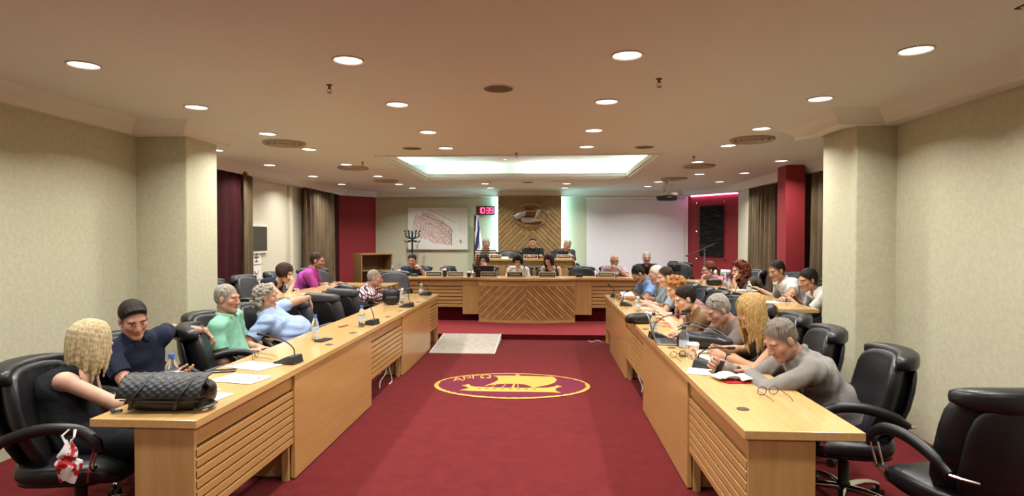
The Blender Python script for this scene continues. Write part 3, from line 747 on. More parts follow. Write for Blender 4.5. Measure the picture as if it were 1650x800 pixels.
# digital wall clock
ck = thing('digital_clock', 'black digital wall clock with red digits reading 10:39', 'clock', (-1.42, 13.80, 2.268))
MB().box((-.215, -.03, -.10), (.215, .065, .10)).build('case', m_black, ck, bevel=.006)
MB().box((-.205, -.033, -.088), (.205, -.03, .088)).build('face', mat('clock_face', '5a0a20', .3), ck)
SEG = {'0': 'abcdef', '1': 'bc', '3': 'abcdg', '9': 'abcdfg'}
m_led = mat('clock_led', 'ff4a78', emit=3.2)
for ch, cx in (('1', -.148), ('0', -.058), ('3', .055), ('9', .148)):
    mb = MB(); w_, h_, t_ = .034, .062, .011
    P = {'a': (-w_, w_, h_-t_, h_+t_), 'd': (-w_, w_, -h_-t_, -h_+t_), 'g': (-w_, w_, -t_, t_), 'f': (-w_-t_, -w_+t_, t_*.3, h_), 'b': (w_-t_, w_+t_, t_*.3, h_), 'e': (-w_-t_, -w_+t_, -h_, -t_*.3), 'c': (w_-t_, w_+t_, -h_, -t_*.3)}
    for g in SEG[ch]: a, c, d, e = P[g]; mb.box((cx+a, -.036, d), (cx+c, -.033, e))
    mb.build('digit', m_led, ck)
mb = MB(); mb.box((-.006, -.036, .02), (.006, -.033, .034)); mb.box((-.006, -.036, -.034), (.006, -.033, -.02)); mb.build('colon', m_led, ck)
# flag on its pole
fl = thing('flag', 'blue and white striped national flag hanging on a pole with cross finial', 'flag', (-1.66, 13.55, .08))
MB().cyl((0, 0, 0), (0, 0, 2.10), .014, n=12).build('pole', m_brass, fl, smooth=40)
MB().lathe([(.16, 0), (.16, .02), (.03, .05), (.02, .12)], n=20).build('foot', m_brass, fl, smooth=40)
fx_ = MB(); fx_.box((-.009, -.009, 2.10), (.009, .009, 2.27)); fx_.box((-.05, -.009, 2.19), (.05, .009, 2.21)); fx_.build('cross_finial', mat('finial_gold', 'e2d8b8', .3, .6), fl)
m_fb = mat('flag_blue', '1d2c66', .8); m_fw = mat('flag_white', 'd9dce4', .8)
mb = MB(); rows, cols = 26, 14
def fp(u, v):
    spread_ = .08+.18*v
    x = .015+spread_*u; y = -.03+.05*math.sin(u*13+v*2)*(.4+.6*v)
    return V(x, y, 2.06-v*1.35-.10*u*v)
vs = [fp(i/cols, j/rows) for j in range(rows+1) for i in range(cols+1)]
fb, fw_ = [], []
for j in range(rows):
    for i in range(cols):
        f = (j*(cols+1)+i, j*(cols+1)+i+1, (j+1)*(cols+1)+i+1, (j+1)*(cols+1)+i)
        band_ = int((i/cols*2.2+j/rows*4.2)) % 2
        (fw_ if band_ else fb).append(f)
mb.add(vs, fb); mb.cur = 1; mb.add([], []); mb.f += fw_; mb.mi += [1]*len(fw_)
mb.build('cloth', [m_fb, m_fw], fl, smooth=180, solid=.004)
# coat rack
cr = thing('coat_rack', 'black coat stand with upturned hooks in front of the map', 'coat rack', (-3.06, 13.35, .08))
MB().cyl((0, 0, .03), (0, 0, 1.70), .02, n=12).build('pole', m_black, cr, smooth=40)
MB().lathe([(.2, 0), (.2, .02), (.03, .05)], n=24).build('foot', m_black, cr, smooth=40)
for k in range(6):
    a = PI/3*k+.2; c, s_ = math.cos(a), math.sin(a)
    MB().tube(smooth_path([(0, 0, 1.52), (.10*c, .10*s_, 1.55), (.155*c, .155*s_, 1.60), (.15*c, .15*s_, 1.68), (.19*c, .19*s_, 1.71)], 3), .016, 7).build('hook', m_black, cr, smooth=60)
    MB().tube(smooth_path([(0, 0, 1.50), (.09*c, .09*s_, 1.46), (.15*c, .15*s_, 1.45), (.17*c, .17*s_, 1.49)], 3), .012, 7).build('lower_hook', m_black, cr, smooth=60)
# metal ship emblem on the chevron panel
we = thing('wall_emblem', 'oval metal ship emblem fixed on the chevron wall panel', 'emblem', tuple(at_y(855, 348, 13.70)))
def wx(x, y): return V((x-800)/12.31*.01442, 0, -(y-470)/12.31*.01442)
for a0, a1, m_ in ((205, 300, m_brass), (300, 352, m_silver), (0, 22, m_silver), (50, 130, m_silver), (160, 203, m_chrome)):
    pts = [V(.41*math.cos(R(a0+(a1-a0)*i/14)), -.02, .275*math.sin(R(a0+(a1-a0)*i/14))) for i in range(15)]
    MB().tube(pts, .011, 8, up=(0, 1, 0)).build('rim_segment', m_, we, smooth=60)
def plate(pts, name, m_, d0, d1, bulge=0):
    mb = MB(); P = [wx(*p) for p in pts]; n_ = len(P); c_ = sum(P, V(0, 0, 0))/n_
    vs = [p+V(0, -d0, 0) for p in P]+[p+V(0, -d1, 0) for p in P]+[c_+V(0, -d1-bulge, 0)]
    mb.add(vs, [tuple(range(n_))]+[(i, n_+i, n_+(i+1) % n_, (i+1) % n_) for i in range(n_)]+[(n_+i, 2*n_, n_+(i+1) % n_) for i in range(n_)]); return mb.build(name, m_, we, smooth=35)
plate([(455, 470), (560, 420), (700, 365), (712, 400), (700, 470), (610, 500), (540, 545), (490, 520)], 'fore_sail', m_silver, 0, .05, .02)
plate([(690, 310), (900, 310), (912, 370), (905, 430), (870, 465), (720, 460), (700, 400)], 'main_sail', mat('emblem_bronze', '6b5230', .35, .8), 0, .03, .05)
plate([(700, 372), (905, 375), (905, 392), (700, 388)], 'yard', m_brass, .05, .08)
plate([(925, 345), (1000, 350), (985, 420), (960, 470), (880, 530), (900, 460)], 'aft_sail', m_silver, 0, .04, .02)
plate([(600, 500), (650, 515), (860, 520), (930, 545), (1025, 560), (1030, 590), (900, 595), (700, 600), (640, 590), (615, 560)], 'hull', m_silver, 0, .04, .015)
plate([(650, 498), (850, 500), (850, 525), (650, 522)], 'deck_rail', m_chrome, .04, .06)
plate([(880, 580), (1020, 560), (1020, 585), (960, 600), (880, 598)], 'ram', m_brass, .04, .06)
# picture in the red niche
A3, e3, in3 = (V(q.x, q.y, 0) for q in NICHE)
art = thing('dark_artwork', 'tall dark picture under clear glass hanging in the red niche', 'picture')
Ma = Matrix.Translation(A3+e3*.72+in3*.01+V(0, 0, 1.775)) @ Matrix((e3, -in3, V(0, 0, 1))).transposed().to_4x4()
art.matrix_world = Ma
MB().box((-.31, -.03, -.56), (.31, -.015, .56)).build('canvas', mat('dark_print', '1a1714', .7, spec=.1, col2='4a4438', scale=(3, 3, 26), detail=8, lo=.5, hi=.8), art)
MB().box((-.40, -.05, -.68), (.40, -.045, .68)).build('glass_sheet', mat('clear_glass', '202020', .1, alpha=.04, spec=.1), art)
for x in (-.37, .37):
    for z in (-.62, 0, .64): MB().cyl((x, 0, z), (x, -.06, z), .014, n=10).build('glass_bolt', m_chrome, art, smooth=40)
# microphone stand
ms = thing('microphone_stand', 'tall boom microphone stand in front of the red niche', 'microphone stand', (3.1, 11.75, .15))
MB().cyl((0, 0, .12), (0, 0, 1.22), .011, n=10).build('pole', m_silver, ms, smooth=40)
pv = at_y(1110, 412, 11.75)-V(3.1, 11.75, .15); pw = at_y(1151, 393, 11.75)-V(3.1, 11.75, .15)
MB().cyl(pv, pw, .008, n=8).build('boom', m_black, ms, smooth=40)
MB().ball((0, 0, 1.22), .025).build('clutch', m_black, ms, smooth=180)
MB().cyl(pv, pv-V(.06, 0, .012), .018, n=10).build('counterweight', m_black, ms, smooth=40)
for k in range(3):
    a = 2*PI*k/3; MB().cyl((0, 0, .16), (.28*math.cos(a), .28*math.sin(a), .01), .009, n=8).build('leg', m_black, ms, smooth=40)
# waste bin with liner
wb = thing('waste_bin', 'grey waste bin with a white liner folded over its rim', 'bin', (2.95, 10.35, .15))
MB().lathe([(.13, 0), (.15, .02), (.19, .86), (.2, .88)], n=22).build('body', mat('bin_grey', '59615f', .5), wb, smooth=50)
mb = MB(); n_ = 36
prof = [(.185, .82), (.208, .84), (.214, .905), (.2, .92), (.17, .90), (.12, .80)]
mb.add([V((r+.006*math.sin(k*5)+.004*math.sin(k*2.3))*math.cos(2*PI*k/n_), (r+.006*math.sin(k*5))*math.sin(2*PI*k/n_), z+.006*math.sin(k*3.1)) for r, z in prof for k in range(n_)],
       [(i*n_+k, i*n_+(k+1) % n_, (i+1)*n_+(k+1) % n_, (i+1)*n_+k) for i in range(len(prof)-1) for k in range(n_)])
mb.build('liner', mat('bin_liner', 'c9d2d0', .5), wb, smooth=180)
# projector on its arm
pj = thing('projector', 'black projector on a white folding arm under the ceiling', 'projector', (2.2, 10.9, CEIL))
MB().lathe([(.07, 0), (.07, -.02), (.03, -.03)], n=18).build('mount_plate', m_white, pj, smooth=40)
arm_m = mat('arm_white', 'ecebe6', .35)
MB().tube([(-.01, 0, -.02), (.0, 0, -.07), (-.045, 0, -.16), (-.05, 0, -.19)], [.03, .035, .04, .03], 12).build('upper_arm', arm_m, pj, smooth=50)
MB().tube([(.10, -.03, -.11), (.06, -.03, -.15), (-.02, -.03, -.23)], .026, 10).build('tie_rod', arm_m, pj, smooth=50)
MB().tube([(-.05, 0, -.18), (-.055, 0, -.25), (-.02, 0, -.30)], .034, 10).build('lower_arm', arm_m, pj, smooth=50)
MB().ball((.11, -.05, -.285), (.08, .06, .05)).build('bracket_head', arm_m, pj, smooth=180)
MB().box((-.09, -.06, -.315), (.09, .06, -.30)).build('bracket_plate', arm_m, pj, bevel=.004)
MB().cushion(.38, .27, .105, Matrix.Translation((-.015, 0, -.36)), 5, .05).build('body', m_black, pj, smooth=60)
MB().cyl((.09, -.12, -.36), (.09, -.15, -.36), .035, n=18).build('lens', m_dark, pj, smooth=40)
MB().box((-.16, -.142, -.385), (-.03, -.13, -.335)).build('grille', m_vdark, pj)
# board and notices on the left wall
wbd = thing('wall_display', 'dark flat display panel in pale frame on the left rear wall', 'display', (-4.755, 9.40, 1.61))
MB().box((0, -.36, -.24), (.03, .36, .24)).build('frame', m_white, wbd)
MB().box((.03, -.335, -.2), (.036, .335, .2)).build('screen', mat('display_dark', '3d3a2e', .25), wbd)
for z, lab, mk in ((1.30, 'white notice sheet with cross mark under the dark display', 'plus'), (1.05, 'white notice sheet with a curl mark under the cross sheet', 'curl'), (.80, 'lowest blank white notice sheet on left rear wall', None)):
    nb = thing('notice_sheet', lab, 'notice', (-4.755, 9.42, z))
    MB().box((0, -.17, -.11), (.004, .17, .11)).build('paper', mat('paper', 'e9e6da', .8), nb)
    if mk == 'plus':
        q = MB(); q.box((.004, -.012, -.08), (.0055, .012, .08)); q.build('mark', m_ink, nb); MB().box((.0056, -.08, -.01), (.007, .08, .012)).build('mark', m_ink, nb); MB().box((.0056, -.06, -.07), (.007, .06, -.055)).build('mark', m_ink, nb)
    elif mk: MB().tube([(.005, -.07, .03), (.005, -.03, -.01), (.005, .03, -.01), (.005, .07, .03)], .012, 6).build('mark', m_ink2, nb)
# ------------------------------------------------------------------ things on the desks
m_paper = mat('paper', 'e9e6da', .8)
m_print = mat('printed_paper', 'efede6', .8, col2='d5d3cc', scale=(25, 140, 10), detail=2, lo=.45, hi=.75)
m_water = mat('clear_plastic', 'e8f0f2', .06, trans=.92, spec=.5)
m_water.node_tree.nodes['Principled BSDF'].inputs['IOR'].default_value = 1.15
m_label = mat('bottle_label', 'd5dde2', .5, col2='9fb2c4', scale=(30, 30, 60))
m_capb = mat('cap_blue', '3d5fa8', .4); m_capw = mat('cap_white', 'd9dde0', .4); m_capd = mat('cap_dark', '2c2f3a', .4)
m_mic = mat('mic_grey', '222326', .5); m_mic2 = mat('mic_grille', '0d0d0e', .7)
m_glow = mat('mic_led', 'd8d8d0', .4)
ZL, ZD, ZU = .752, .892, 1.182
def bottle(p, label, h=.2, cap=m_capb, r=.031, group='water bottles'):
    root = thing('water_bottle', label, 'bottle', tuple(p), 0, group); k = h/.2
    MB().lathe([(r*.8, 0), (r, .006), (r, .05*k), (r*.93, .056*k), (r, .062*k), (r, .115*k), (r*.94, .135*k), (r*.62, .165*k), (r*.42, .178*k), (r*.42, .186*k)], n=18).build('body', m_water, root, smooth=60)
    MB().lathe([(r*1.015, .062*k), (r*1.015, .112*k)], n=18, cap=False).build('label_band', m_label, root, smooth=60)
    MB().lathe([(r*.5, .182*k), (r*.5, .203*k), (r*.45, .206*k)], n=14).build('cap', cap, root, smooth=40)
    return root
def mic(p, rz, label, bend=(.0, .22, .16), k=1.0, neck=m_mic2, group='desk microphones'):
    """wedge base whose slope faces local +y (the speaker); gooseneck rises and leans that way"""
    root = thing('desk_microphone', label, 'microphone', tuple(p), R(rz), group)
    b = MB(); w_ = .062
    P = [(-.075, 0), (.085, 0), (.085, .012), (-.035, .055), (-.062, .055)]
    b.add([V(-w_, y, z) for y, z in P]+[V(w_, y, z) for y, z in P], [(0, 1, 2, 3, 4), (9, 8, 7, 6, 5)]+[(i, 5+i, 5+(i+1) % 5, (i+1) % 5) for i in range(5)])
    base = b.build('base', m_mic, root, bevel=.005)
    q = MB().box((-.045, .0, 0), (.045, .05, .003), Matrix.Translation((0, -.01, .0475)) @ Matrix.Rotation(-.345, 4, 'X')); q.build('button_plate', mat('mic_plate', '3a3c40', .35), base)
    x, y, z = bend
    pth = smooth_path([(0, -.045, .05), (x*.12, -.045+.02, .05+z*.45), (x*.5, -.045+y*.45, .05+z*.85), (x, -.045+y, .05+z)], 6)
    MB().tube(pth, .0045*k, 7).build('gooseneck', neck, root, smooth=60)
    d = (pth[-1]-pth[-2]).normalized()
    MB().tube([pth[-1], pth[-1]+d*.01, pth[-1]+d*.05, pth[-1]+d*.058], [.005, .010, .010, .005], 10).build('capsule', m_mic2, root, smooth=60)
    return root
def sheet(p, w_, h_, rz, label, m=None, group='loose paper sheets', z=.0012, curl=0, cat='paper'):
    o = MB().grid(lambda u, v: V((u-.5)*w_, (v-.5)*h_, z+curl*(2*u-1)**2), 6, 2).build('paper_sheet', m or m_print, None, solid=.0008); o.location = tuple(p); o.rotation_euler = (0, 0, R(rz))
    return tag(o, label, cat, group)
def slab_thing(name, p, size, rz, label, cat, m, screen=None):
    root = thing(name, label, cat, tuple(p), R(rz)); a, c, d = size
    MB().box((-a/2, -c/2, 0), (a/2, c/2, d)).build('case', m, root, bevel=min(.004, d*.4))
    if screen: MB().box((-a/2+.004, -c/2+.004, d), (a/2-.004, c/2-.004, d+.0006)).build('screen', screen, root)
    return root
def glasses(p, rz, label, m, folded=True):
    root = thing('eyeglasses', label, 'glasses', tuple(p), R(rz))
    for s in (-1, 1):
        c = [V(s*.036+.027*math.cos(t), 0, .025+.023*math.sin(t)) for t in [2*PI*i/16 for i in range(17)]]
        MB().tube(c, .0022, 6, up=(0, 1, 0)).build('rim', m, root, smooth=60)
        MB().tube([(s*.063, 0, .03), (s*.066, -.02, .03), (s*.060, -.11, .012), (s*.055, -.135, .002)], .002, 6).build('temple', m, root, smooth=60)
    MB().tube([(-.010, 0, .028), (0, -.002, .034), (.010, 0, .028)], .002, 6).build('bridge', m, root, smooth=60)
    return root
def T_(x, y, z=ZL): return at_z(x, y, z)
mic(T_(466, 585), 80, 'desk microphone in front of the man in light blue, nearest left one', (.03, .27, .13))
mic(T_(597, 523), 75, 'desk microphone behind the two bottles midway along the left desk', (-.03, .12, .17))
mic(T_(656, 495), 75, 'desk microphone before the man in the plaid shirt', (-.12, -.02, .17))
mic(T_(686, 476), 75, 'desk microphone at the far end of the left desk', (.02, .15, .13))
bottle(T_(508, 548), 'clear water bottle with blue cap standing beside a phone on left desk', .21)
bottle(T_(583, 527), 'clear water bottle with blue cap next to the second left microphone', .20)
bottle(T_(648, 488), 'water bottle within reach of the plaid shirt man', .19, m_capw)
bottle(T_(679, 476), 'small pale bottle next to the last microphone of left desk', .17, m_capw, .036)
bottle(T_(277, 628), 'white bottle with blue cap rising behind the black leather backpack', .2, m_capb, .036)
slab_thing('mobile_phone', T_(521, 549), (.16, .085, .009), 78, 'dark phone lying beside the blue capped bottle on left desk', 'phone', m_black, m_dark)
slab_thing('mobile_phone', T_(360, 599), (.15, .075, .009), 20, 'dark phone near the loose sheets before the empty chair at left', 'phone', mat('phone_olive', '3a3a2a', .3), m_dark)
slab_thing('pen_case', T_(553, 526.5), (.13, .03, .012), 75, 'small orange brown case on the left desk', 'case', mat('case_brown', '9a5a2c', .5))
sheet(T_(389, 611), .21, .297, 78, 'white sheet in front of the empty chair, next to a cable hole', curl=.001)
sheet(T_(410, 590), .21, .30, 70, 'white sheet tucked beside the nearest left microphone')
sheet(T_(338, 639), .15, .20, 80, 'small white sheet right of the black leather backpack')
sheet(T_(325, 630), .15, .14, 62, 'small white slip partly under the other slip by the backpack', z=.0004)
glasses(T_(411, 579), 100, 'reading glasses lying behind a white sheet on left desk', mat('frame_brown', '6a5040', .4))
# crumpled napkin
b = MB(); rnd = random.Random(4)
b.grid(lambda u, v: V((u-.5)*.17, (v-.5)*.11, .004+.035*abs(math.sin(u*7+v*3))*(1-abs(2*u-1))+.018*abs(math.sin(v*9+u*4))), 14, 10)
o = b.build('paper_napkin', m_paper, None, smooth=40, solid=.001); o.location = T_(303, 616); tag(o, 'crumpled white napkin by the open hand of the navy polo man', 'napkin')
# black leather backpack at the near left corner
bp = thing('backpack', 'black leather backpack with quilted flap lying on near left desk corner', 'bag', tuple(T_(262, 664)), R(4))
m_bag = mat('bag_leather', '141416', .4, bump=.003, bscale=(22, 22, 22)); m_quilt = mat('bag_quilt', '18181a', .45)
T = Matrix.Translation
def lump(q, a=.012, f=30): return V(q.x+a*math.sin(q.z*f+q.y*f*.7), q.y+a*math.sin(q.x*f*.8+q.z*f), q.z+a*.7*math.sin(q.x*f*.6+1))
MB().cushion(.40, .22, .145, T((0, .09, .071)), 10, .06, lambda q: lump(q, .007)).build('body', m_bag, bp, smooth=180)
def flapf(u, v):
    a = v*1.55+.08; x = (u-.5)*.41; r_ = .118+.004*abs(math.sin((u*9+v*6)*PI))*abs(math.sin((u*9-v*6)*PI))
    return V(x+.012*v*u, .075-r_*math.cos(a)*1.02+.06*(v < .05), .060+r_*math.sin(a)*.98)
MB().grid(flapf, 54, 36).build('flap', m_quilt, bp, smooth=180, solid=.006)
for x in (-.12, .10):
    MB().tube(smooth_path([(x-.02, -.035, .02), (x, -.052, .06), (x+.02, -.042, .11), (x+.05, .02, .168), (x+.06, .10, .176)], 4), .011, 6, .35).build('strap', m_black, bp, smooth=60)
MB().tube(smooth_path([(.17, -.03, .02), (.215, 0, .025), (.225, .06, .025), (.19, .12, .02)], 4), .016, 6, .5).build('side_strap', m_bag, bp, smooth=60)
MB().tube([(-.19, -.02, .012), (-.23, -.025, .01), (-.25, .0, .012)], .012, 6, .6).build('strap_end', m_black, bp, smooth=60)
MB().tube([(-.19, -.035, .066), (-.05, -.042, .062), (.12, -.04, .058), (.19, -.02, .058)], .0035, 6).build('zip', mat('zip_grey', '4b4b4d', .4, .5), bp, smooth=60)
MB().add([V(.17, .02, .17), V(.235, .03, .10), V(.215, .06, .095), V(.16, .10, .185)], [(0, 1, 2, 3)]).build('flap_corner', m_bag, bp, solid=.006)
# plaid man's rucksack on the desk edge
rb = thing('rucksack', 'small black rucksack upright on the left desk beside the plaid shirt man', 'bag', (-2.03, 7.62, ZL), R(20))
MB().cushion(.22, .13, .21, T((0, 0, .105)), 6, .2).build('body', m_bag, rb, smooth=180)
MB().cushion(.16, .05, .11, T((0, -.075, .06)), 5, .2).build('pocket', m_bag, rb, smooth=180)
MB().tube(smooth_path([(-.04, 0, .20), (-.03, 0, .235), (.03, 0, .235), (.04, 0, .20)], 4), .008, 6).build('handle', m_black, rb, smooth=60)
# red and white shopping bag on the chair arm, near left
sb = thing('plastic_bag', 'knotted red and white plastic bag hanging from near left chair arm', 'bag', tuple(at_y(110, 742, 2.66)))
m_plas = mat('bag_redwhite', 'e4dedd', .3, col2='b01c22', scale=(14, 14, 14), detail=4, lo=.50, hi=.53)
def bagf(u, v):
    a = 2*PI*u; z = .09-.19*v; r_ = .010+.056*math.sin(min(1, v*1.25)*PI*.62)*(1-.55*max(0, v-.55)/.45)-.03*math.exp(-((v-.45)/.07)**2)
    return V(r_*math.cos(a)*(1+.16*math.sin(3*a+9*v)), r_*.6*math.sin(a)*(1+.16*math.sin(4*a+7*v)), z+.010*math.sin(3*a))
MB().grid(bagf, 40, 22).build('sack', m_plas, sb, smooth=60)
MB().tube([(-.01, 0, .08), (-.03, 0, .115), (-.01, .02, .14)], .007, 6, .5).build('handle', mat('bag_white', 'e4dedd', .35), sb)
MB().tube([(.01, 0, .08), (.03, 0, .11), (.02, .02, .14)], .007, 6, .5).build('handle', mat('bag_white', 'e4dedd', .35), sb)
# ---- right desk
fo = thing('document_folder', 'open red folder with white pages spread in front of the man in grey', 'folder', tuple(T_(1197, 614)), R(8))
MB().add([V(-.125, -.06, 0), V(.15, -.075, 0), (V(.15, .09, 0)), V(-.13, .10, 0), V(-.125, -.06, .004), V(.15, -.075, .004), V(.15, .09, .004), V(-.13, .10, .004)], [(0, 3, 2, 1), (4, 5, 6, 7), (0, 1, 5, 4), (1, 2, 6, 5), (2, 3, 7, 6), (3, 0, 4, 7)]).build('cover', mat('folder_red', 'b8202a', .45), fo)
MB().grid(lambda u, v: V(-.035+.17*u+.02*v, -.066+.15*v, .010+.016*math.sin(PI*min(1, .12+u))*(1-.2*v)), 12, 6).build('page_block', m_print, fo, smooth=180, solid=.007)
MB().grid(lambda u, v: V(-.04-.115*u-.01*v, -.02+.13*v, .010+.018*math.sin(PI*(.15+.7*u))*(1-.5*v)), 10, 6).build('turned_pages', m_print, fo, smooth=180, solid=.005)
for k in range(2): MB().grid(lambda u, v: V(-.03-.10*u+.01*k, -.03+.13*v, .016+.008*k+.014*math.sin(PI*(.1+.8*u))), 8, 4).build('loose_page', m_paper, fo, smooth=180)
glasses(T_(1237, 637, ZL), 15, 'eyeglasses with dark red frame in front of the open folder', mat('frame_red', '5a1c1c', .3))
mic(T_(1135, 592), -112, 'desk microphone next to the coffee cup, nearest right one', (.06, .19, .10))
cup = thing('coffee_cup', 'paper coffee cup with white lid and orange print beside a bottle', 'cup', tuple(T_(1117, 578)))
MB().lathe([(.029, 0), (.031, .002), (.040, .095), (.041, .098)], n=24).build('body', mat('cup_print', 'e6ddd0', .5, col2='b0602a', scale=(40, 40, 30), detail=3, lo=.52, hi=.6), cup, smooth=50)
MB().lathe([(.043, .096), (.044, .102), (.040, .106), (.038, .114), (.033, .114)], n=24).build('lid', m_capw, cup, smooth=40)
bottle(T_(1102, 574), 'clear water bottle beside the paper coffee cup', .215, m_capd, .034)
glasses(T_(1092, 577), 20, 'dark folded glasses at the foot of the bottle by the coffee cup', m_black)
slab_thing('mobile_phone', T_(1137, 568), (.15, .075, .01), 10, 'phone in white case lying before the blonde woman on right', 'phone', mat('phone_white', 'd5d8da', .3), None)
sheet(T_(1150, 578), .21, .29, 80, 'white sheet under the hands of long haired blonde woman')
sheet(T_(1140, 600), .2, .25, 70, 'white sheet beside the nearest right microphone')
hb = thing('handbag', 'long black leather handbag lying before the brown T-shirt man', 'bag', tuple(at_z(1135, 560, ZL)), R(-25))
MB().cushion(.42, .2, .11, T((0, 0, .055)), 8, .1, lambda q: lump(V(q.x, q.y, q.z*(1-.4*q.x/.21)), .006)).build('body', m_bag, hb, smooth=180)
MB().tube(smooth_path([(-.2, -.02, .13), (-.08, -.06, .17), (.06, -.05, .14), (.22, -.02, .06)], 5), .012, 6, .5).build('strap', m_bag, hb, smooth=60)
MB().tube(smooth_path([(-.22, .02, .14), (-.12, .05, .185), (.05, .05, .15), (.2, .03, .07)], 5), .012, 6, .5).build('strap', m_bag, hb, smooth=60)
MB().tube([(-.16, -.075, .115), (0, -.082, .095), (.16, -.07, .07)], .004, 6).build('zip', m_silver, hb)
lp = thing('laptop', 'silver laptop open in front of the brown T-shirt man', 'laptop', tuple(T_(1078, 552)), R(84))
MB().box((-.155, -.11, 0), (.155, .11, .012)).build('base', m_silver, lp, bevel=.003)
MB().box((-.155, -.004, 0), (.155, .004, .215), T((0, .112, .010)) @ Matrix.Rotation(R(-16), 4, 'X')).build('lid', mat('lid_silver', 'a5a6a6', .4, .7), lp, bevel=.002)
MB().box((-.135, -.04, .012), (.135, .07, .0135)).build('keyboard', m_black, lp)
mic(T_(1060, 545), -85, 'desk microphone with reddish neck behind the silver laptop', (.12, .2, .17), neck=mat('neck_red', '5a2020', .5))
bottle(T_(1053, 541), 'clear water bottle just left of the silver laptop', .2, m_capd)
po = thing('pencil_pouch', 'black zip pouch on right desk edge near ginger haired woman', 'pouch', tuple(T_(1031, 521)), R(8))
MB().cushion(.30, .15, .095, T((0, 0, .047)), 7, .15, lambda q: lump(q, .005)).build('body', m_bag, po, smooth=180)
MB().tube([(-.13, -.03, .085), (0, -.035, .093), (.13, -.03, .085)], .004, 6).build('zip', m_black, po)
bottle(T_(1028, 502), 'clear water bottle behind the black zip pouch', .17, m_capw)
sheet(T_(1052, 497), .21, .3, 80, 'white sheet in front of the dark haired tablet man', m_paper)
sheet(T_(1060, 505), .21, .3, 70, 'white sheet in front of the ginger haired woman', m_paper)
sheet(T_(1043, 490), .21, .2, 80, 'white sheet under the far forearms on right desk', m_paper)
mic(T_(1008, 493), -95, 'desk microphone before the white haired man, neck bent low', (.05, .05, .13))
mic(T_(992, 479), -100, 'desk microphone at the far end of the right desk', (-.04, -.04, .11))
slab_thing('headset_case', T_(1002, 480), (.14, .1, .035), 20, 'dark rounded case beside the last right microphone', 'case', m_black)
o = sheet(T_(1012, 482, ZL), .2, .15, 60, 'white sheet standing half upright at far end of right desk', m_paper); o.rotation_euler = (R(38), 0, R(25)); o.location.z += .05
# ---- raised right row
ZS = .902
mic(at_z(1166, 470, ZS), -95, 'desk microphone before the auburn haired woman on raised right row', (.1, .1, .14))
mic(at_z(1190, 478, ZS), -95, 'desk microphone behind the blonde woman, on raised right row', (.08, .06, .12))
bottle(at_z(1168, 462, ZS), 'left one of two water bottles in front of the grey bin', .19, m_capw)
bottle(at_z(1174, 466, ZS), 'right one of two water bottles in front of the grey bin', .19, m_capd)
bottle(at_z(1207, 474, ZS), 'pink tinged bottle with pale cap before the white polo man', .16, m_capw)
sheet(at_z(1200, 468, ZS), .22, .3, 85, 'white sheet in front of the auburn haired woman', m_paper)
sheet(at_z(1250, 487, ZS), .22, .3, 85, 'white sheet in front of the white polo man', m_paper)
slab_thing('mobile_phone', at_z(1263, 487, ZS), (.15, .075, .009), 10, 'dark phone between white polo man and woman in white', 'phone', m_black)
bg2 = thing('shoulder_bag', 'dark rounded bag on the raised right desk before the woman in pink', 'bag', tuple(at_z(1150, 460, ZS)), 0)
MB().cushion(.22, .14, .10, T((0, 0, .05)), 6, .2).build('body', m_bag, bg2, smooth=180)
MB().tube(smooth_path([(-.08, 0, .09), (-.04, .02, .12), (.04, .02, .12), (.08, 0, .09)], 4), .007, 6).build('strap', m_black, bg2, smooth=60)
jk = thing('jacket', 'black jacket draped over a chair between auburn woman and white polo man', 'jacket', (3.32, 8.06, .66), R(95))
MB().cushion(.54, .26, .50, T((0, -.02, .25)), 10, .2, lambda q: lump(V(q.x, q.y-.1*q.z, q.z), .014, 24)).build('body', mat('jacket_black', '19191c', .85), jk, smooth=180)
for s in (-1, 1): MB().tube(smooth_path([(s*.22, 0, .46), (s*.31, .03, .30), (s*.29, .07, .06)], 4), [.06]*4+[.055]*4+[.05], 10, .8).build('sleeve', mat('jacket_black', '19191c', .85), jk, smooth=180)
# ---- raised left row
mic(at_z(547, 466, ZS), 75, 'desk microphone in front of the magenta polo man', (-.15, .06, .05))
slab_thing('mobile_phone', at_z(527, 470, ZS), (.14, .07, .009), 30, 'dark phone on the raised left desk by magenta polo man', 'phone', m_black)
sheet(at_z(500, 474, ZS), .2, .22, 80, 'white sheet in front of the dark haired woman at left', m_paper)
# ---- dais
def plate_sign(p, label, s, board, ink, frame, w_=.315, h_=.105, m_b=None):
    root = thing('name_plate', label, 'name plate', tuple(p), 0, 'name plates on the benches')
    TT = Matrix.Rotation(R(-12), 4, 'X')
    MB().box((-w_/2, -.006, 0), (w_/2, .004, h_), TT).build('board', frame, root, bevel=.003)
    MB().box((-w_/2+.014, -.0085, .016), (w_/2-.014, -.005, h_-.016), TT).build('inlay', board, root)
    t = text_mb(s, .036, .0008, TT @ Matrix.Translation((0, -.0095, h_*.5)) @ Matrix.Rotation(R(90), 4, 'X') @ Matrix.Diagonal((min(1.0, (w_-.06)/(.0245*len(s))), 1, 1, 1)))
    t.build('lettering', ink, root)
    MB().box((-w_/2+.01, .004, 0), (w_/2-.01, .05, .006)).build('foot', frame, root)
m_pl = mat('plate_cream', 'cfc2a8', .4); m_plb = mat('plate_dark', '2a0f0c', .4); m_plg = mat('plate_olive', '2e2a16', .4); m_plw = mat('plate_ink', 'e8dcc0', .5); m_pls = mat('plate_grey', '6a5d4c', .5)
YB = 10.93
def D(px_, y=YB): p = at_y(px_, 445, y); return V(p.x, y, ZD)
plate_sign(D(699), 'name plate with olive inlay beside the dark blue shirt man', 'ΑΝΤΙΔΗΜΑΡΧΟΣ', m_plg, m_plw, m_pl)
plate_sign(D(734), 'name plate with grey inlay in front of the sideways chair', 'ΣΥΜΒΟΥΛΟΣ', m_pls, m_plw, m_pl)
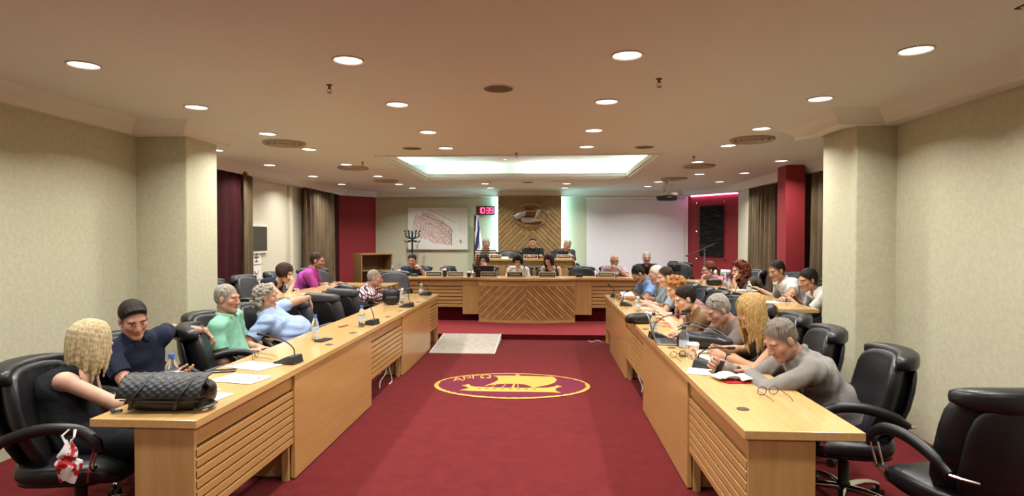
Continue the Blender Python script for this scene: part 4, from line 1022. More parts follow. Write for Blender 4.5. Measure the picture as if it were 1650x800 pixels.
plate_sign(D(788), 'name plate with dark red inlay under the black laptop', 'ΑΝΤΙΠΡΟΕΔΡΟΣ', m_plb, m_plw, m_pl)
plate_sign(D(829.5), 'name plate with short word before the woman in white blouse', 'ΠΡΟΕΔΡΟΣ', m_plb, m_plw, m_pl, .30)
plate_sign(D(882), 'name plate in front of the wavy haired woman in black', 'ΓΡΑΜΜΑΤΕΑΣ', m_plb, m_plw, m_pl)
plate_sign(D(977), 'name plate in front of the bald man, partly greyed', 'ΣΥΜΒΟΥΛΟΣ', m_pls, m_plw, m_pl)
def U(px_, y=12.42): p = at_y(px_, 418, y); return V(p.x, y, ZU)
plate_sign(U(798), 'name plate on the upper bench in front of the striped shirt man', 'ΣΥΜΒΟΥΛΟΣ', m_plg, m_plw, m_pl, .26, .09)
plate_sign(U(855), 'name plate on the upper bench in front of the black shirt man', 'ΔΗΜΑΡΧΟΣ', m_plb, m_plw, m_pl, .30, .09)
plate_sign(U(909), 'name plate on the upper bench in front of the grey T-shirt man', 'ΣΥΜΒΟΥΛΟΣ', m_plb, m_plw, m_pl, .30, .09)
o = sheet(U(814, 12.40), .14, .10, 0, 'white sheet hanging over the upper bench edge', m_paper); o.rotation_euler = (R(75), 0, 0); o.location.z += .0; o.location.y -= .03
bottle(D(632, 11.05), 'clear bottle at the very left end of the dais bench', .2, m_capw)
bottle(D(711, 11.15), 'clear bottle behind the dark coffee cup on the dais', .2, m_capw)
bottle(D(845, 11.0), 'clear bottle right of the short word name plate', .2, m_capd)
bottle(D(892, 11.15), 'clear bottle before the wavy haired woman on the dais', .2, m_capw)
bottle(D(993.5, 11.0), 'clear bottle before the bald man on the dais', .2, m_capw)
b_ = bottle(at_y(929, 417, 12.5), 'clear bottle at the right end of the upper bench', .2, m_capd); b_.location = (.50, 12.5, ZU)
def drink(p, label, m_body, m_lid, h=.1):
    root = thing('coffee_cup', label, 'cup', tuple(p), 0, 'cups on the dais')
    MB().lathe([(.03, 0), (.043, h), (.045, h+.002)], n=18).build('body', m_body, root, smooth=50)
    MB().lathe([(.047, h), (.047, h+.008), (.034, h+.03), (.02, h+.034)], n=18).build('lid', m_lid, root, smooth=50)
m_cof = mat('coffee_dark', '2c1a10', .3)
drink(D(643, 11.05), 'dark coffee cup with pale lid in front of the dark blue shirt man', m_cof, mat('lid_brown', 'b3936a', .4))
drink(D(716.5, 11.0), 'dark iced coffee cup with white lid between two name plates', m_cof, m_capw, .12)
drink(D(755.5, 11.0), 'small dark cup left of the black laptop', m_cof, m_silver, .07)
drink(D(764, 11.0), 'small pale cup touching the black laptop', mat('cup_pale', 'b79a8c', .4), m_silver, .07)
mic(D(668, 11.08), 0, 'desk microphone base before the dark blue shirt man', (.12, .2, .02))
mic(D(837, 11.1), 0, 'desk microphone reaching toward the woman in the white blouse', (-.22, .1, .13))
mic(D(933, 11.1), 0, 'desk microphone before the empty dais chair, neck leaning left', (-.28, .06, .13))
mic(D(966, 11.15), 0, 'desk microphone behind the greyed name plate of the bald man', (-.27, .05, .13))
lb = thing('laptop', 'black laptop open on the dais, lid facing the aisle', 'laptop', tuple(D(780, 11.12)), R(4))
MB().box((-.19, -.12, 0), (.19, .13, .016)).build('base', m_black, lb, bevel=.003)
MB().box((-.19, -.005, 0), (.19, .005, .205), T((0, -.12, .012)) @ Matrix.Rotation(R(14), 4, 'X')).build('lid', mat('laptop_black', '120d10', .35), lb, bevel=.003)
MB().cyl((.01, -.150, .10), (.01, -.156, .10), .022, n=16).build('badge', mat('badge_grey', '5a5456', .4, .5), lb)
MB().box((-.12, -.004, .13), (-.05, -.0, .165), T((0, -.127, .012)) @ Matrix.Rotation(R(14), 4, 'X')).build('sticker', mat('badge_grey', '5a5456', .4, .5), lb)
# camera equipment beside the screen
ce = thing('camera_case', 'black camera gear standing on the empty chair by the screen', 'camera', tuple(at_y(1086, 437, 12.1)))
MB().box((-.12, -.08, 0), (.12, .08, .14)).build('body', m_black, ce, bevel=.01)
MB().cyl((0, -.08, .08), (0, -.16, .08), .045, n=16).build('lens', m_black, ce, smooth=40)
MB().tube([(-.1, 0, .14), (-.09, 0, .19), (.06, 0, .19), (.08, 0, .14)], .014, 8).build('handle', m_black, ce, smooth=60)
# cables under the desks
for pts, lab in (([(-1.80, 6.45, .3), (-1.77, 6.42, .14), (-1.80, 6.3, .06), (-1.78, 6.2, .006)], 'white cable hanging out under the left desk slats'), ([(-1.79, 6.5, .28), (-1.76, 6.56, .1), (-1.74, 6.55, .006), (-1.73, 6.4, .006)], 'white cable loop on the carpet below the left desk'),
                 ([(1.03, 6.5, .3), (1.0, 6.45, .14), (1.02, 6.3, .05), (1.0, 6.2, .006)], 'white cable hanging out under the right desk slats'), ([(.86, 9.2, .006), (.80, 9.25, .02), (.72, 9.2, .006), (.66, 9.27, .01)], 'white cable end on the carpet at the low step')):
    tag(MB().tube(smooth_path(pts, 6), .006, 6).build('cable', mat('cable_white', 'd8d2c8', .5), None, smooth=60), lab, 'cable')
# ------------------------------------------------------------------ figures: smooth blended volumes turned into one surface
f32 = np.float32
def A3_(v): return np.array(tuple(v), dtype=np.float64)
def unit(v): v = np.asarray(v, float); return v/max(1e-9, np.linalg.norm(v))
class Vol:
    """a list of blended solids"""
    def __init__(s): s.p = []
    def _a(s, fn, c, br, k, op, cuts):
        s.p.append((fn, np.asarray(c, float), br, k, op, cuts)); return s
    def cap(s, a, b, ra, rb, k=.02, op='u', cuts=None):
        a, b = np.asarray(a, float), np.asarray(b, float); d = b-a; dd = max(1e-9, d @ d)
        def fn(P):
            q = P-a; t = np.clip(q @ d/dd, 0, 1); return np.linalg.norm(q-t[:, None]*d, axis=1)-(ra+(rb-ra)*t)
        return s._a(fn, (a+b)/2, np.sqrt(dd)/2+max(ra, rb), k, op, cuts)
    def ell(s, c, M, r, k=.02, op='u', cuts=None):
        c = np.asarray(c, float); r = np.asarray(r, float); M = np.asarray(M, float)
        def fn(P):
            q = (P-c) @ M.T; k0 = np.linalg.norm(q/r, axis=1); k1 = np.linalg.norm(q/(r*r), axis=1); return k0*(k0-1)/np.maximum(k1, 1e-6)
        return s._a(fn, c, r.max(), k, op, cuts)
    def tor(s, a, b, Rv, Fv, w0, d0, w1, d1, k=.04, op='u', cuts=None):
        a, b = np.asarray(a, float), np.asarray(b, float); d = b-a; dd = d @ d
        def fn(P):
            q = P-a; t = np.clip(q @ d/dd, 0, 1); q = q-t[:, None]*d; w_ = w0+(w1-w0)*t; e_ = d0+(d1-d0)*t; m = np.minimum(w_, e_)
            x = q @ Rv; y = q @ Fv; z2 = np.maximum(0, (q*q).sum(1)-x*x-y*y)
            return (np.sqrt((x/w_)**2+(y/e_)**2+z2/m**2)-1)*m
        return s._a(fn, (a+b)/2, np.sqrt(dd)/2+max(w0, w1, d0, d1), k, op, cuts)
    def mesh(s, vox, warp=None):
        B = 8; lo = np.min([p[1]-p[2]-p[3] for p in s.p if p[4] == 'u'], axis=0)-2*vox; hi = np.max([p[1]+p[2]+p[3] for p in s.p if p[4] == 'u'], axis=0)+2*vox
        nb = np.ceil((hi-lo)/(vox*B)).astype(int); hd = vox*B*.87
        ix = np.stack(np.meshgrid(*[np.arange(n) for n in nb], indexing='ij'), -1).reshape(-1, 3)
        C_ = lo+(ix+.5-.5/B)*vox*B
        D = []
        for fn, c, br, k, op, cuts in s.p:
            near = np.linalg.norm(C_-c, axis=1) < br+hd+k+.05; d = np.full(len(C_), 9.0); 
            if near.any(): d[near] = fn(C_[near])
            D.append(d)
        D = np.array(D); un = np.array([p[4] == 'u' for p in s.p]); dm = D[un].min(0)
        act = np.nonzero(np.abs(dm) < hd+.03)[0]
        amap = np.full(len(C_), -1); amap[act] = np.arange(len(act))
        off = np.stack(np.meshgrid(*[np.arange(B)]*3, indexing='ij'), -1).reshape(-1, 3)
        base = lo+ix[act]*vox*B
        F = np.full((len(act), B**3), .5)
        for j, (fn, c, br, k, op, cuts) in enumerate(s.p):
            w = np.nonzero(D[j][act] < hd+k+.02)[0]
            if not len(w): continue
            P = (base[w][:, None, :]+off[None]*vox).reshape(-1, 3)
            if warp: P = warp(P)
            d = fn(P)
            for ct in (cuts or ()):
                g = (P-ct[1]) @ ct[0]; kk = ct[2] if len(ct) > 2 else 0
                d = np.maximum(d, g) if not kk else .5*(d+g+np.sqrt((d-g)**2+kk*kk))
            d = d.reshape(len(w), -1); f = F[w]
            if op == 'u':
                h = np.clip(.5+.5*(f-d)/k, 0, 1); F[w] = f*(1-h)+d*h-k*h*(1-h)
            else:
                h = np.clip(.5-.5*(f+d)/k, 0, 1); F[w] = f*(1-h)-d*h+k*h*(1-h)
        G = np.where(dm < 0, -1., 1.)[:, None]*np.ones((1, B**3)); G[act] = F
        G = G.reshape(*nb, B, B, B).transpose(0, 3, 1, 4, 2, 5).reshape(*(nb*B)).astype(f32)
        return nets(G, lo, vox)
def nets(G, lo, vox):
    S = G < 0
    c8 = [S[i:S.shape[0]-1+i, j:S.shape[1]-1+j, k:S.shape[2]-1+k] for i in (0, 1) for j in (0, 1) for k in (0, 1)]
    anyc = c8[0].copy(); allc = c8[0].copy()
    for c in c8[1:]: anyc |= c; allc &= c
    cell = np.argwhere(anyc & ~allc)
    idx = np.full(anyc.shape, -1, np.int32); idx[tuple(cell.T)] = np.arange(len(cell))
    cor = np.array([(i, j, k) for i in (0, 1) for j in (0, 1) for k in (0, 1)])
    val = np.stack([G[tuple((cell+c).T)] for c in cor], 1)
    acc = np.zeros((len(cell), 3)); cnt = np.zeros(len(cell))
    for a in range(8):
        for b in range(a+1, 8):
            if np.abs(cor[a]-cor[b]).sum() != 1: continue
            va, vb = val[:, a], val[:, b]; m = (va < 0) != (vb < 0)
            t = np.where(m, va/np.where(m, va-vb, 1), 0)
            acc += np.where(m[:, None], cor[a]+(cor[b]-cor[a])*t[:, None], 0); cnt += m
    verts = lo+(cell+acc/cnt[:, None])*vox
    quads = []
    for ax in range(3):
        u, v = (ax+1) % 3, (ax+2) % 3
        sl0 = [slice(None)]*3; sl1 = [slice(None)]*3; sl0[ax] = slice(0, -1); sl1[ax] = slice(1, None)
        e = np.argwhere(S[tuple(sl0)] != S[tuple(sl1)])
        e = e[(e[:, u] > 0) & (e[:, v] > 0) & (e[:, u] < S.shape[u]-1) & (e[:, v] < S.shape[v]-1)]
        inside = S[tuple(e.T)]
        q = []
        for du, dv in ((-1, -1), (0, -1), (0, 0), (-1, 0)):
            c = e.copy(); c[:, u] += du; c[:, v] += dv; q.append(idx[tuple(c.T)])
        q = np.stack(q, 1); q[~inside] = q[~inside][:, ::-1]; quads.append(q)
    return verts, np.concatenate(quads)
def skin_mesh(name, vq, m, parent, origin, color=None):
    v, q = vq; v = (v-np.asarray(origin)).astype(f32)
    me = bpy.data.meshes.new(name); me.vertices.add(len(v)); me.vertices.foreach_set('co', v.ravel())
    me.loops.add(q.size); me.loops.foreach_set('vertex_index', q.ravel().astype(np.int32))
    me.polygons.add(len(q)); me.polygons.foreach_set('loop_start', np.arange(0, q.size, 4, dtype=np.int32)); me.polygons.foreach_set('loop_total', np.full(len(q), 4, np.int32))
    me.polygons.foreach_set('use_smooth', np.ones(len(q), bool)); me.update(calc_edges=True); me.validate()
    if color is not None:
        at = me.color_attributes.new('tone', 'FLOAT_COLOR', 'POINT'); at.data.foreach_set('color', np.concatenate([color, np.ones((len(color), 1))], 1).astype(f32).ravel())
    me.materials.append(m); o = bpy.data.objects.new(name, me); link(o); adopt(o, parent); return o
m_skin = mat('skin', 'c79a7c', .5, attr='tone', spec=.35)
m_skin.node_tree.nodes['Principled BSDF'].inputs['Subsurface Weight'].default_value = .0
m_shoe = mat('shoe_dark', '1a1714', .45)
def cloth(name, c, c2=None, rough=.85): return mat('cloth_'+name, c, rough, col2=c2, scale=(18, 18, 18), detail=3, bump=.005, bscale=(14, 14, 24), spec=.25)
def hairm(name, c, c2): return mat('hair_'+name, c, .62, col2=c2, scale=(110, 110, 16), detail=6, lo=.36, hi=.64, bump=.005, bscale=(190, 190, 22), spec=.2)
H_BLK = (hairm('black', '17120f', '2a211b'), '1e1712'); H_DKB = (hairm('dark_brown', '2a1c14', '3d2a1e'), '2c1d15'); H_GRY = (hairm('grey', '6f675d', 'a59d92'), '7d7469')
H_WHT = (hairm('white', 'cfc9be', 'e2ddd4'), 'cfc8bd'); H_BLD = (hairm('ash_blonde', 'a08d68', 'c6b792'), '9a8762'); H_BL2 = (hairm('honey_blonde', '94733f', 'bd9c66'), '94733f')
H_GIN = (hairm('ginger', '8a5a30', 'b57f48'), '8c5c32'); H_AUB = (hairm('auburn', '4a2014', '6e3220'), '4a2014'); H_BRN = (hairm('brown', '43301f', '5d4530'), '46331f'); H_SLT = (hairm('salt_pepper', '5d564c', '857c70'), '5f574d')
SK = {'fair': 'c9a088', 'tan': 'b08468', 'olive': 'a87f64', 'ruddy': 'b28570', 'pale': 'cdab95'}
Z3 = np.array([0, 0, 1.0])
def person(label, seat, face, head, hy, hp=15, hroll=0, zf=0., rh=None, lh=None, rel=None, lel=None, rhd={}, lhd={}, sleeve='short', top=None, legs=None, hair=('short', H_DKB), skin='olive',
           fem=False, bulk=1.0, belly=0, collar=False, beard=0, glass=None, vox=.008, twist=0, tilt=0, pel=.53, watch=None, brows=None, group='people seated in the chamber', bag=None, lower=True, undershirt=None, extra=None, hs=1.0, hairline=0):
    fw = np.array([math.cos(R(face)), math.sin(R(face)), 0]); rt = np.array([fw[1], -fw[0], 0])
    O = np.array([seat[0], seat[1], zf]); root = thing('person', label, 'person', tuple(O), 0, group)
    pv = np.array([seat[0], seat[1], zf+pel]); Hc = A3_(head)
    hf = np.array([math.cos(R(hy))*math.cos(R(hp)), math.sin(R(hy))*math.cos(R(hp)), -math.sin(R(hp))]); hr = np.array([math.sin(R(hy)), -math.cos(R(hy)), 0]); hu = np.cross(hr, hf)
    c_, s_ = math.cos(R(hroll)), math.sin(R(hroll)); hr, hu = hr*c_-hu*s_, hu*c_+hr*s_
    Hm = np.array([hr, hf, hu]); HL = lambda x, y, z: Hc+(hr*x+hf*y+hu*z)*hs
    n1 = HL(0, -.028, -.085); sp = unit(n1-pv); Nb = n1-.062*unit(sp+.3*hu)
    L0 = .46 if fem else .50; L = np.linalg.norm(Nb-pv); bow = .5*math.sqrt(max(0, L0*L0-L*L))*.85
    bk = -unit(fw-sp*(fw @ sp)); wa = pv+(Nb-pv)*.36+bk*bow*.75; ch = pv+(Nb-pv)*.74+bk*bow*.72
    s = unit(unit(Nb-ch)+unit(Nb-wa)+.2*sp)
    a = R(twist); rr = rt*math.cos(a)+np.cross(Z3, rt)*math.sin(a); Rv = unit(rr-s*(rr @ s)); Rv = unit(Rv+s*math.tan(R(tilt))); Fv = np.cross(s, Rv)
    R0 = unit(rt-sp*(rt @ sp)); F0 = np.cross(sp, R0)
    sw = (.150 if fem else .172)*(.6+.4*bulk); sh = {1: Nb-s*.05+Rv*sw, -1: Nb-s*.05-Rv*sw}
    def torso(v, o, k=.05, shoulders=True):
        b = bulk
        v.tor(pv-Z3*(.02 if o < 0 else .06), wa, R0, F0, .150*b+o, .108*b+o, (.125 if fem else .142)*b+o, .095*b+o, k)
        v.tor(wa, ch, Rv, Fv, (.125 if fem else .142)*b+o, .095*b+o, (.138 if fem else .160)*b+o, .108*b+o, k)
        v.tor(ch, Nb-s*.045, Rv, Fv, (.138 if fem else .160)*b+o, .106*b+o, .095+o, .070+o, k)
        if shoulders: v.cap(sh[1], sh[-1], .052*(.7+.3*b)+o, .052*(.7+.3*b)+o, k)
        if belly: v.ell(wa+F0*(.055+.4*belly)-Z3*.01, np.array([R0, F0, sp]), (.135*b+.2*belly+o, .07+belly+o, .13+o), .06)
        if fem:
            for q in (-1, 1): v.ell(ch+Rv*q*.065+Fv*.085-s*.02, np.array([Rv, Fv, s]), (.06+o, .055+o, .06+o), .04)
    # arms
    W = {}; E = {}
    body = Vol()
    torso(body, -.012)
    fr = max(.0082, vox*1.12)*(.92 if fem else 1.0)
    for side, tgt, hint, hd in ((1, rh, rel, rhd), (-1, lh, lel, lhd)):
        S_ = sh[side]; l1, l2 = (.275, .235) if fem else (.295, .255)
        if tgt is None: tgt = pv+fw*.30+rt*side*.12+Z3*.10
        T_g = A3_(tgt); h = A3_(hint) if hint is not None else rt*side*.5-Z3*.8-fw*.2
        d = T_g-S_; Ln = min(np.linalg.norm(d), l1+l2-.01); Ln = max(Ln, .12); d = unit(d); Wp = S_+d*Ln
        aa = (l1*l1-l2*l2+Ln*Ln)/(2*Ln); hh = math.sqrt(max(0, l1*l1-aa*aa)); pp = unit(h-d*(h @ d)); Ep = S_+d*aa+pp*hh
        E[side], W[side] = Ep, Wp; q = (.86 if fem else 1.0)*(.75+.25*bulk)
        body.cap(S_, Ep, .048*q, .041*q, .02); body.cap(Ep, Ep+(Wp-Ep)*.45, .041*q, .038*q, .012); body.cap(Ep+(Wp-Ep)*.45, Wp, .038*q, .0255*q, .012)
        fd = unit(Wp-Ep); dr = unit(A3_(hd['dir'])) if 'dir' in hd else fd; nn = A3_(hd.get('n', (0, 0, -1))); nn = unit(nn-dr*(nn @ dr)); tt = np.cross(dr, nn)*side*-1; cu = hd.get('curl', .45); z_ = .90 if fem else 1.0
        tt = unit(tt)
        body.tor(Wp+dr*.012*z_, Wp+dr*.078*z_, tt, nn, .030*z_, .016, .038*z_, .012, .012)
        for b0, ln, bo in ((.030, .070, .088), (.010, .078, .092), (-.011, .072, .089), (-.030, .057, .081)):
            p = Wp+dr*bo*z_*.93+tt*b0*z_; ang = 0.; dd = dr+tt*b0*2.2*(1-cu)
            dd = unit(dd)
            for fseg, add in ((.46, .55), (.31, .95), (.23, .7)):
                ang += add*cu*1.5; e_ = unit(dd*math.cos(ang)+nn*math.sin(ang)); p2 = p+e_*ln*z_*fseg
                body.cap(p, p2, fr, fr*.92, .004); p = p2
        p = Wp+dr*.025*z_+tt*.028*z_; e_ = unit(dr*.55+tt*.75+nn*.35)
        body.cap(p-tt*.01, p+e_*.042*z_, fr*1.35, fr*1.15, .008); p = p+e_*.042*z_; e_ = unit(dr*.9+tt*(.35-.5*cu)+nn*.4); body.cap(p, p+e_*.045*z_, fr*1.12, fr*.95, .004)
    # neck and head
    body.cap(Nb-s*.05, n1+hu*.02, .058 if not fem else .049, .052 if not fem else .044, .03)
    M = Hm; r_ = lambda *t: tuple(x*hs for x in t); thin = .93 if fem else 1.0
    body.ell(HL(0, -.012, .036), M, r_(.074*thin, .092, .084), .02)
    body.ell(HL(0, .026, -.030), M, r_(.059*thin, .064, .082), .03)
    for q in (-1, 1):
        body.cap(HL(q*.050*thin, -.004, -.055), HL(q*.015, .066, -.096), .020*hs, .018*hs, .025)
        body.ell(HL(q*.042*thin, .060, -.020), M, r_(.023, .022, .022), .02)
        body.ell(HL(q*.076*thin, -.008, -.004), M, r_(.009, .019, .031), .006)
    body.cap(HL(-.038, .077, .026), HL(.038, .077, .026), .013*hs, .013*hs, .014)
    body.ell(HL(0, .070, -.098), M, r_(.020, .020, .017), .02)
    for q in (-1, 1): body.ell(HL(q*.032, .099, .004), M, r_(.019, .018, .013), .008, 's')
    for q in (-1, 1): body.ell(HL(q*.032, .074, .003), M, r_(.014, .0135, .012), .003)
    body.cap(HL(0, .084, .016), HL(0, .108, -.026), .0095*hs, .0135*hs, .010)
    for q in (-1, 1): body.ell(HL(q*.013, .098, -.031), M, r_(.010, .012, .009), .008)
    body.ell(HL(0, .088, -.058), M, r_(.023, .009, .006), .005); body.ell(HL(0, .087, -.069), M, r_(.020, .009, .007), .005)
    v, qd = body.mesh(vox)
    # colours of skin, lips, brows, eyes, stubble, scalp
    loc = (v-Hc) @ Hm.T/hs; x, y, z = loc.T; ax = np.abs(x); L3 = lambda c: np.array(lin(c)[:3])
    sk = L3(SK[skin]); col = np.repeat(sk[None], len(v), 0)
    nrm = np.sin(v[:, 0]*61+np.sin(v[:, 2]*47))*np.sin(v[:, 1]*53+np.sin(v[:, 0]*39)); col *= (1+.06*nrm)[:, None]
    ishead = (ax < .11) & (y > -.13) & (y < .14) & (z > -.13) & (z < .14)
    def blend(mask, c, f): 
        w_ = (mask & ishead)[:, None]*f; col[:] = col*(1-w_)+c*w_
    blend((ax > .02) & (ax < .062) & (z > -.05) & (z < -.005) & (y > .04), sk*np.array([1.08, .82, .78]), .5)
    blend((z < -.02) & (z > -.045) & (ax < .022) & (y > .08), sk*np.array([1.05, .82, .78]), .6)
    hc = L3(hair[1][1])
    if beard: blend((z < -.030-.35*(ax-.03)*(ax < .05)) & (y > -.005) & ~((ax < .027) & (z > -.076) & (z < -.05)) & (z > -.125), hc if beard > .3 else sk*.55, min(.85, beard))
    blend((ax < .025) & (np.abs(z+.063) < .0095) & (y > .075), sk*np.array([.86, .55, .55]), .85)
    blend((ax > .014) & (ax < .050) & (np.abs(z-.026+.25*np.maximum(0, ax-.035)) < .0055+vox*.3) & (y > .055), L3(brows) if brows else hc*.8, .8)
    eye = (((ax-.032)/.0145)**2+((z-.003)/.0062)**2 < 1) & (y > .05)
    if hp < 24:
        blend(eye, L3('d8d2c8'), .8); blend((np.hypot(ax-.032, z-.003) < .0062) & (y > .05), L3('2a1a12'), .95)
    blend((((ax-.032)/.0165)**2+((z-.003+(.0 if hp < 24 else .003))/.0085)**2 < 1) & ~eye & (y > .05), sk*.5, .5)
    rec = {'receding': .028, 'fringe': .0}.get(hair[0], 0)+hairline
    sig = lambda t: 1/(1+np.exp(np.clip(t, -40, 40)))
    jit = .004*np.sin(v[:, 0]*410+np.sin(v[:, 2]*330)*2)
    soft = sig((.8*(y-.066+rec)-.6*(z-.060)+jit)/.0035)*sig((-.072+.3*np.maximum(0, y+.02)-z+jit)/.006)
    scalp = (.8*(y-.066+rec)-.6*(z-.060) < .012) & (z > -.095) & ((ax < .073) | (z > .03))
    if hair[0] == 'fringe': soft = np.maximum(soft*0+.9, 0); scalp &= (z+.25*y < .06) & (y < .02)
    if hair[0] != 'bald': blend(scalp, hc, (.9*soft)[:, None])
    skin_mesh('body', (v, qd), m_skin, root, O, col)
    # garment
    if top is not None:
        t = Vol(); k = .045
        o = .010
        if sleeve == 'none':
            torso(t, o, k, shoulders=False)
            t.p = t.p[:2]+[(lambda f: f)(p) for p in t.p[2:]]
            for q in (-1, 1): t.cap(ch+Rv*q*.075+Fv*.085, sh[q]*.55+Nb*.45+s*.025, .030, .022, .03); t.cap(sh[q]*.55+Nb*.45+s*.025, ch+Rv*q*.08-Fv*.09, .022, .035, .03)
            nk = (Nb-s*.055); t.ell(Nb+s*.01+Fv*.045, np.array([Rv, Fv, s]), (.085, .085, .085), .02, 's')
        else:
            torso(t, o, k)
            fr_ = {'short': .66, 'long': 1.0, 'half': .9}[sleeve]
            for q in (-1, 1):
                S_, Ep, Wp = sh[q], E[q], W[q]; b = (.86 if fem else 1.0)*(.75+.25*bulk)
                if sleeve == 'long':
                    t.cap(S_, Ep, .061*b, .052*b, .03); d = unit(Wp-Ep); en = Ep+(Wp-Ep)*.93; t.cap(Ep, en+d*.03, .052*b, .037*b, .02, cuts=[(d, en)])
                else:
                    d = unit(Ep-S_); en = S_+(Ep-S_)*fr_; t.cap(S_, en+d*.07, .063*b, (.064 if not fem else .058)*b, .03, cuts=[(d, en)])
            t.ell(Nb+s*.045+Fv*.055, np.array([Rv, Fv, s]), (.050, .062, .055), .015, 's')
        if collar:
            for q in (-1, 1):
                th = [R(x_) for x_ in (-90, -55, -20, 15, 50, 72)]
                ps = [Nb+s*(.028-.020*max(0, math.sin(a_)))+(Rv*q*math.cos(a_)*.066+Fv*(math.sin(a_)*.072+.004)) for a_ in th]
                for p, p2 in zip(ps, ps[1:]): t.cap(p, p2, .011, .011, .008); t.cap(p-s*.014+unit(p-Nb)*.008, p2-s*.014+unit(p2-Nb)*.008, .010, .010, .008)
                t.cap(ps[-1], ps[-1]-s*.03+Rv*q*.022+Fv*.012, .010, .006, .006)
        ax1 = unit(Rv*.5+s*.8+Fv*.3); ax2 = unit(-Rv*.4+s*.7+Fv*.6)
        def warp(P):
            w_ = np.sin(P @ ax1*55+2.2*np.sin(P @ Rv*17+P @ Fv*11))*np.sin(P @ s*13+P @ Rv*9+1.0)
            w2 = np.sin(P @ ax2*70+2.5*np.sin(P @ ax1*23))*np.sin(P @ Rv*16+P @ s*7)
            return P+(.0065*w_)[:, None]*Fv+(.0055*w2)[:, None]*Rv+(.004*w2*w_)[:, None]*s
        skin_mesh('shirt', t.mesh(vox, warp), top, root, O)
    if legs is not None:
        t = Vol(); kn = {}
        for q in (-1, 1):
            hip = pv+rt*q*.09-Z3*.01; kne = pv+rt*q*.115+fw*.41; kne[2] = zf+max(.47, pel-.04); ank = kne+fw*.04; ank[2] = zf+.09
            t.cap(hip, kne, .088*(.6+.4*bulk), .064, .03); t.cap(kne, ank, .062, .048, .02, cuts=[(-Z3, ank)]); kn[q] = ank
        t.tor(pv-rt*.05, pv+rt*.05, fw, Z3, .12*bulk, .095, .12*bulk, .095, .04)
        skin_mesh('trousers', t.mesh(max(vox, .010)), legs, root, O)
        for q in (-1, 1):
            t = Vol(); an = kn[q]; t.cap(an+Z3*.0-fw*.02, an-Z3*.045-fw*.02, .038, .036, .02); t.cap(an-Z3*.055-fw*.03, an-Z3*.062+fw*.13, .034, .028, .02)
            skin_mesh('shoe', t.mesh(.010), m_shoe, root, O)
    # hair
    st, (hm, _) = hair[0], hair[1]; h = Vol(); rnd = random.Random(int(abs(seat[0]*100)+abs(seat[1]*1000)))
    dn = -Z3
    cut = lambda n, p: (unit(hr*n[0]+hf*n[1]+hu*n[2]), HL(*p), .010)
    if st != 'bald':
        vol = {'quiff': .0025, 'full': .005, 'receding': -.002, 'fringe': -.003, 'cropped': -.003, 'long': .004, 'longthin': .004, 'bob': .004, 'wavy': .004}.get(st, .0)
        cuts = [cut((0, .80, -.60), (0, .074-hairline, .060+hairline*.4))]
        if st == 'receding': cuts[0] = cut((0, .86, -.30), (0, .040-hairline, .06))
        if st == 'fringe': cuts = [cut((0, .80, -.60), (0, .02, .03)), cut((0, .25, 1), (0, -.01, .058))]
        if st == 'fringe': h.ell(HL(0, -.016, .030), M, (.079*hs, .094*hs, .075*hs), .006, cuts=cuts)
        else: h.ell(HL(0, -.019, .046), M, ((.0790*thin+vol)*hs, (.0925+vol)*hs, (.0830+vol)*hs), .006, cuts=cuts)
        if st in ('short', 'full', 'quiff', 'receding'): h.ell(HL(0, -.040, .012), M, ((.069*thin+vol)*hs, (.068+vol)*hs, (.074+vol)*hs), .012)
        if st == 'quiff':
            for i in range(9): h.cap(HL(-.036+.009*i, -.03, .115-.00035*(i-4)**2*3), HL(-.050+.0125*i, .068-.0011*(i-4)**2, .098-.0012*(i-4)**2+.003*(i % 2)), .014, .010, .006)
        if st in ('short', 'full'):
            for _ in range(34):
                d = unit((rnd.uniform(-1, 1), rnd.uniform(-1, 1), rnd.uniform(.15, 1)))
                if d[1]*.8-d[2]*.6 > -.02: continue
                h.ell(HL(d[0]*.069*thin, -.019+d[1]*.081, .046+d[2]*.073), M, (.014, .016, .013+vol*.6), .008)
        if st in ('long', 'bob', 'wavy', 'pony', 'longthin'):
            n_ = 54 if vox < .007 else 32; ln = {'long': .29, 'bob': .125, 'wavy': .22, 'pony': .0, 'longthin': .33}[st]
            for i in range(n_):
                az = -math.pi+2*math.pi*(i+.5)/n_+rnd.uniform(-.05, .05); fa = abs(math.degrees(az))
                if fa < 50: continue
                sx, cy = math.sin(az), math.cos(az); rx_, ry_, rz_ = .082*thin, .099, .090
                def on(el, g=1.0): return HL(sx*math.cos(el)*rx_*g, -.016+cy*math.cos(el)*ry_*g, .040+math.sin(el)*rz_*g)
                out = unit(hr*sx+hf*cy*.8); wv = .014 if st == 'wavy' else .005
                pts = [HL(sx*.012, -.015+cy*.02, .124), on(R(66)), on(R(38)), on(R(8), 1.05)]
                if ln:
                    l_ = ln*rnd.uniform(.72, 1.06)*(1 if fa > 75 else .8); hang = unit(dn*.8-hu*.2)
                    for g_, o_ in ((.25, .010), (.5, .012), (.75, .006), (1.0, -.012)):
                        pts.append(pts[3]+hang*l_*g_+out*o_*(1 if fa > 75 else .3)+np.array([rnd.uniform(-wv, wv) for _ in range(3)])*g_)
                pts = [np.array(q_) for q_ in smooth_path([Vector(q_) for q_ in pts], 2)]; m_ = len(pts)-1
                for q_ in range(m_):
                    f0, f1 = q_/m_, (q_+1)/m_; rad = lambda f: .0135+.005*math.sin(PI*min(1, f*1.3))-(.010*max(0, f-.7)/.3 if ln else 0)
                    h.cap(pts[q_], pts[q_+1], rad(f0), rad(f1), .006)
            if st == 'bob':
                for i in range(7): h.cap(HL(-.048+.016*i, .03, .112), HL(-.056+.0185*i, .082-.010*abs(i-3)*.6, .070), .014, .008, .006)
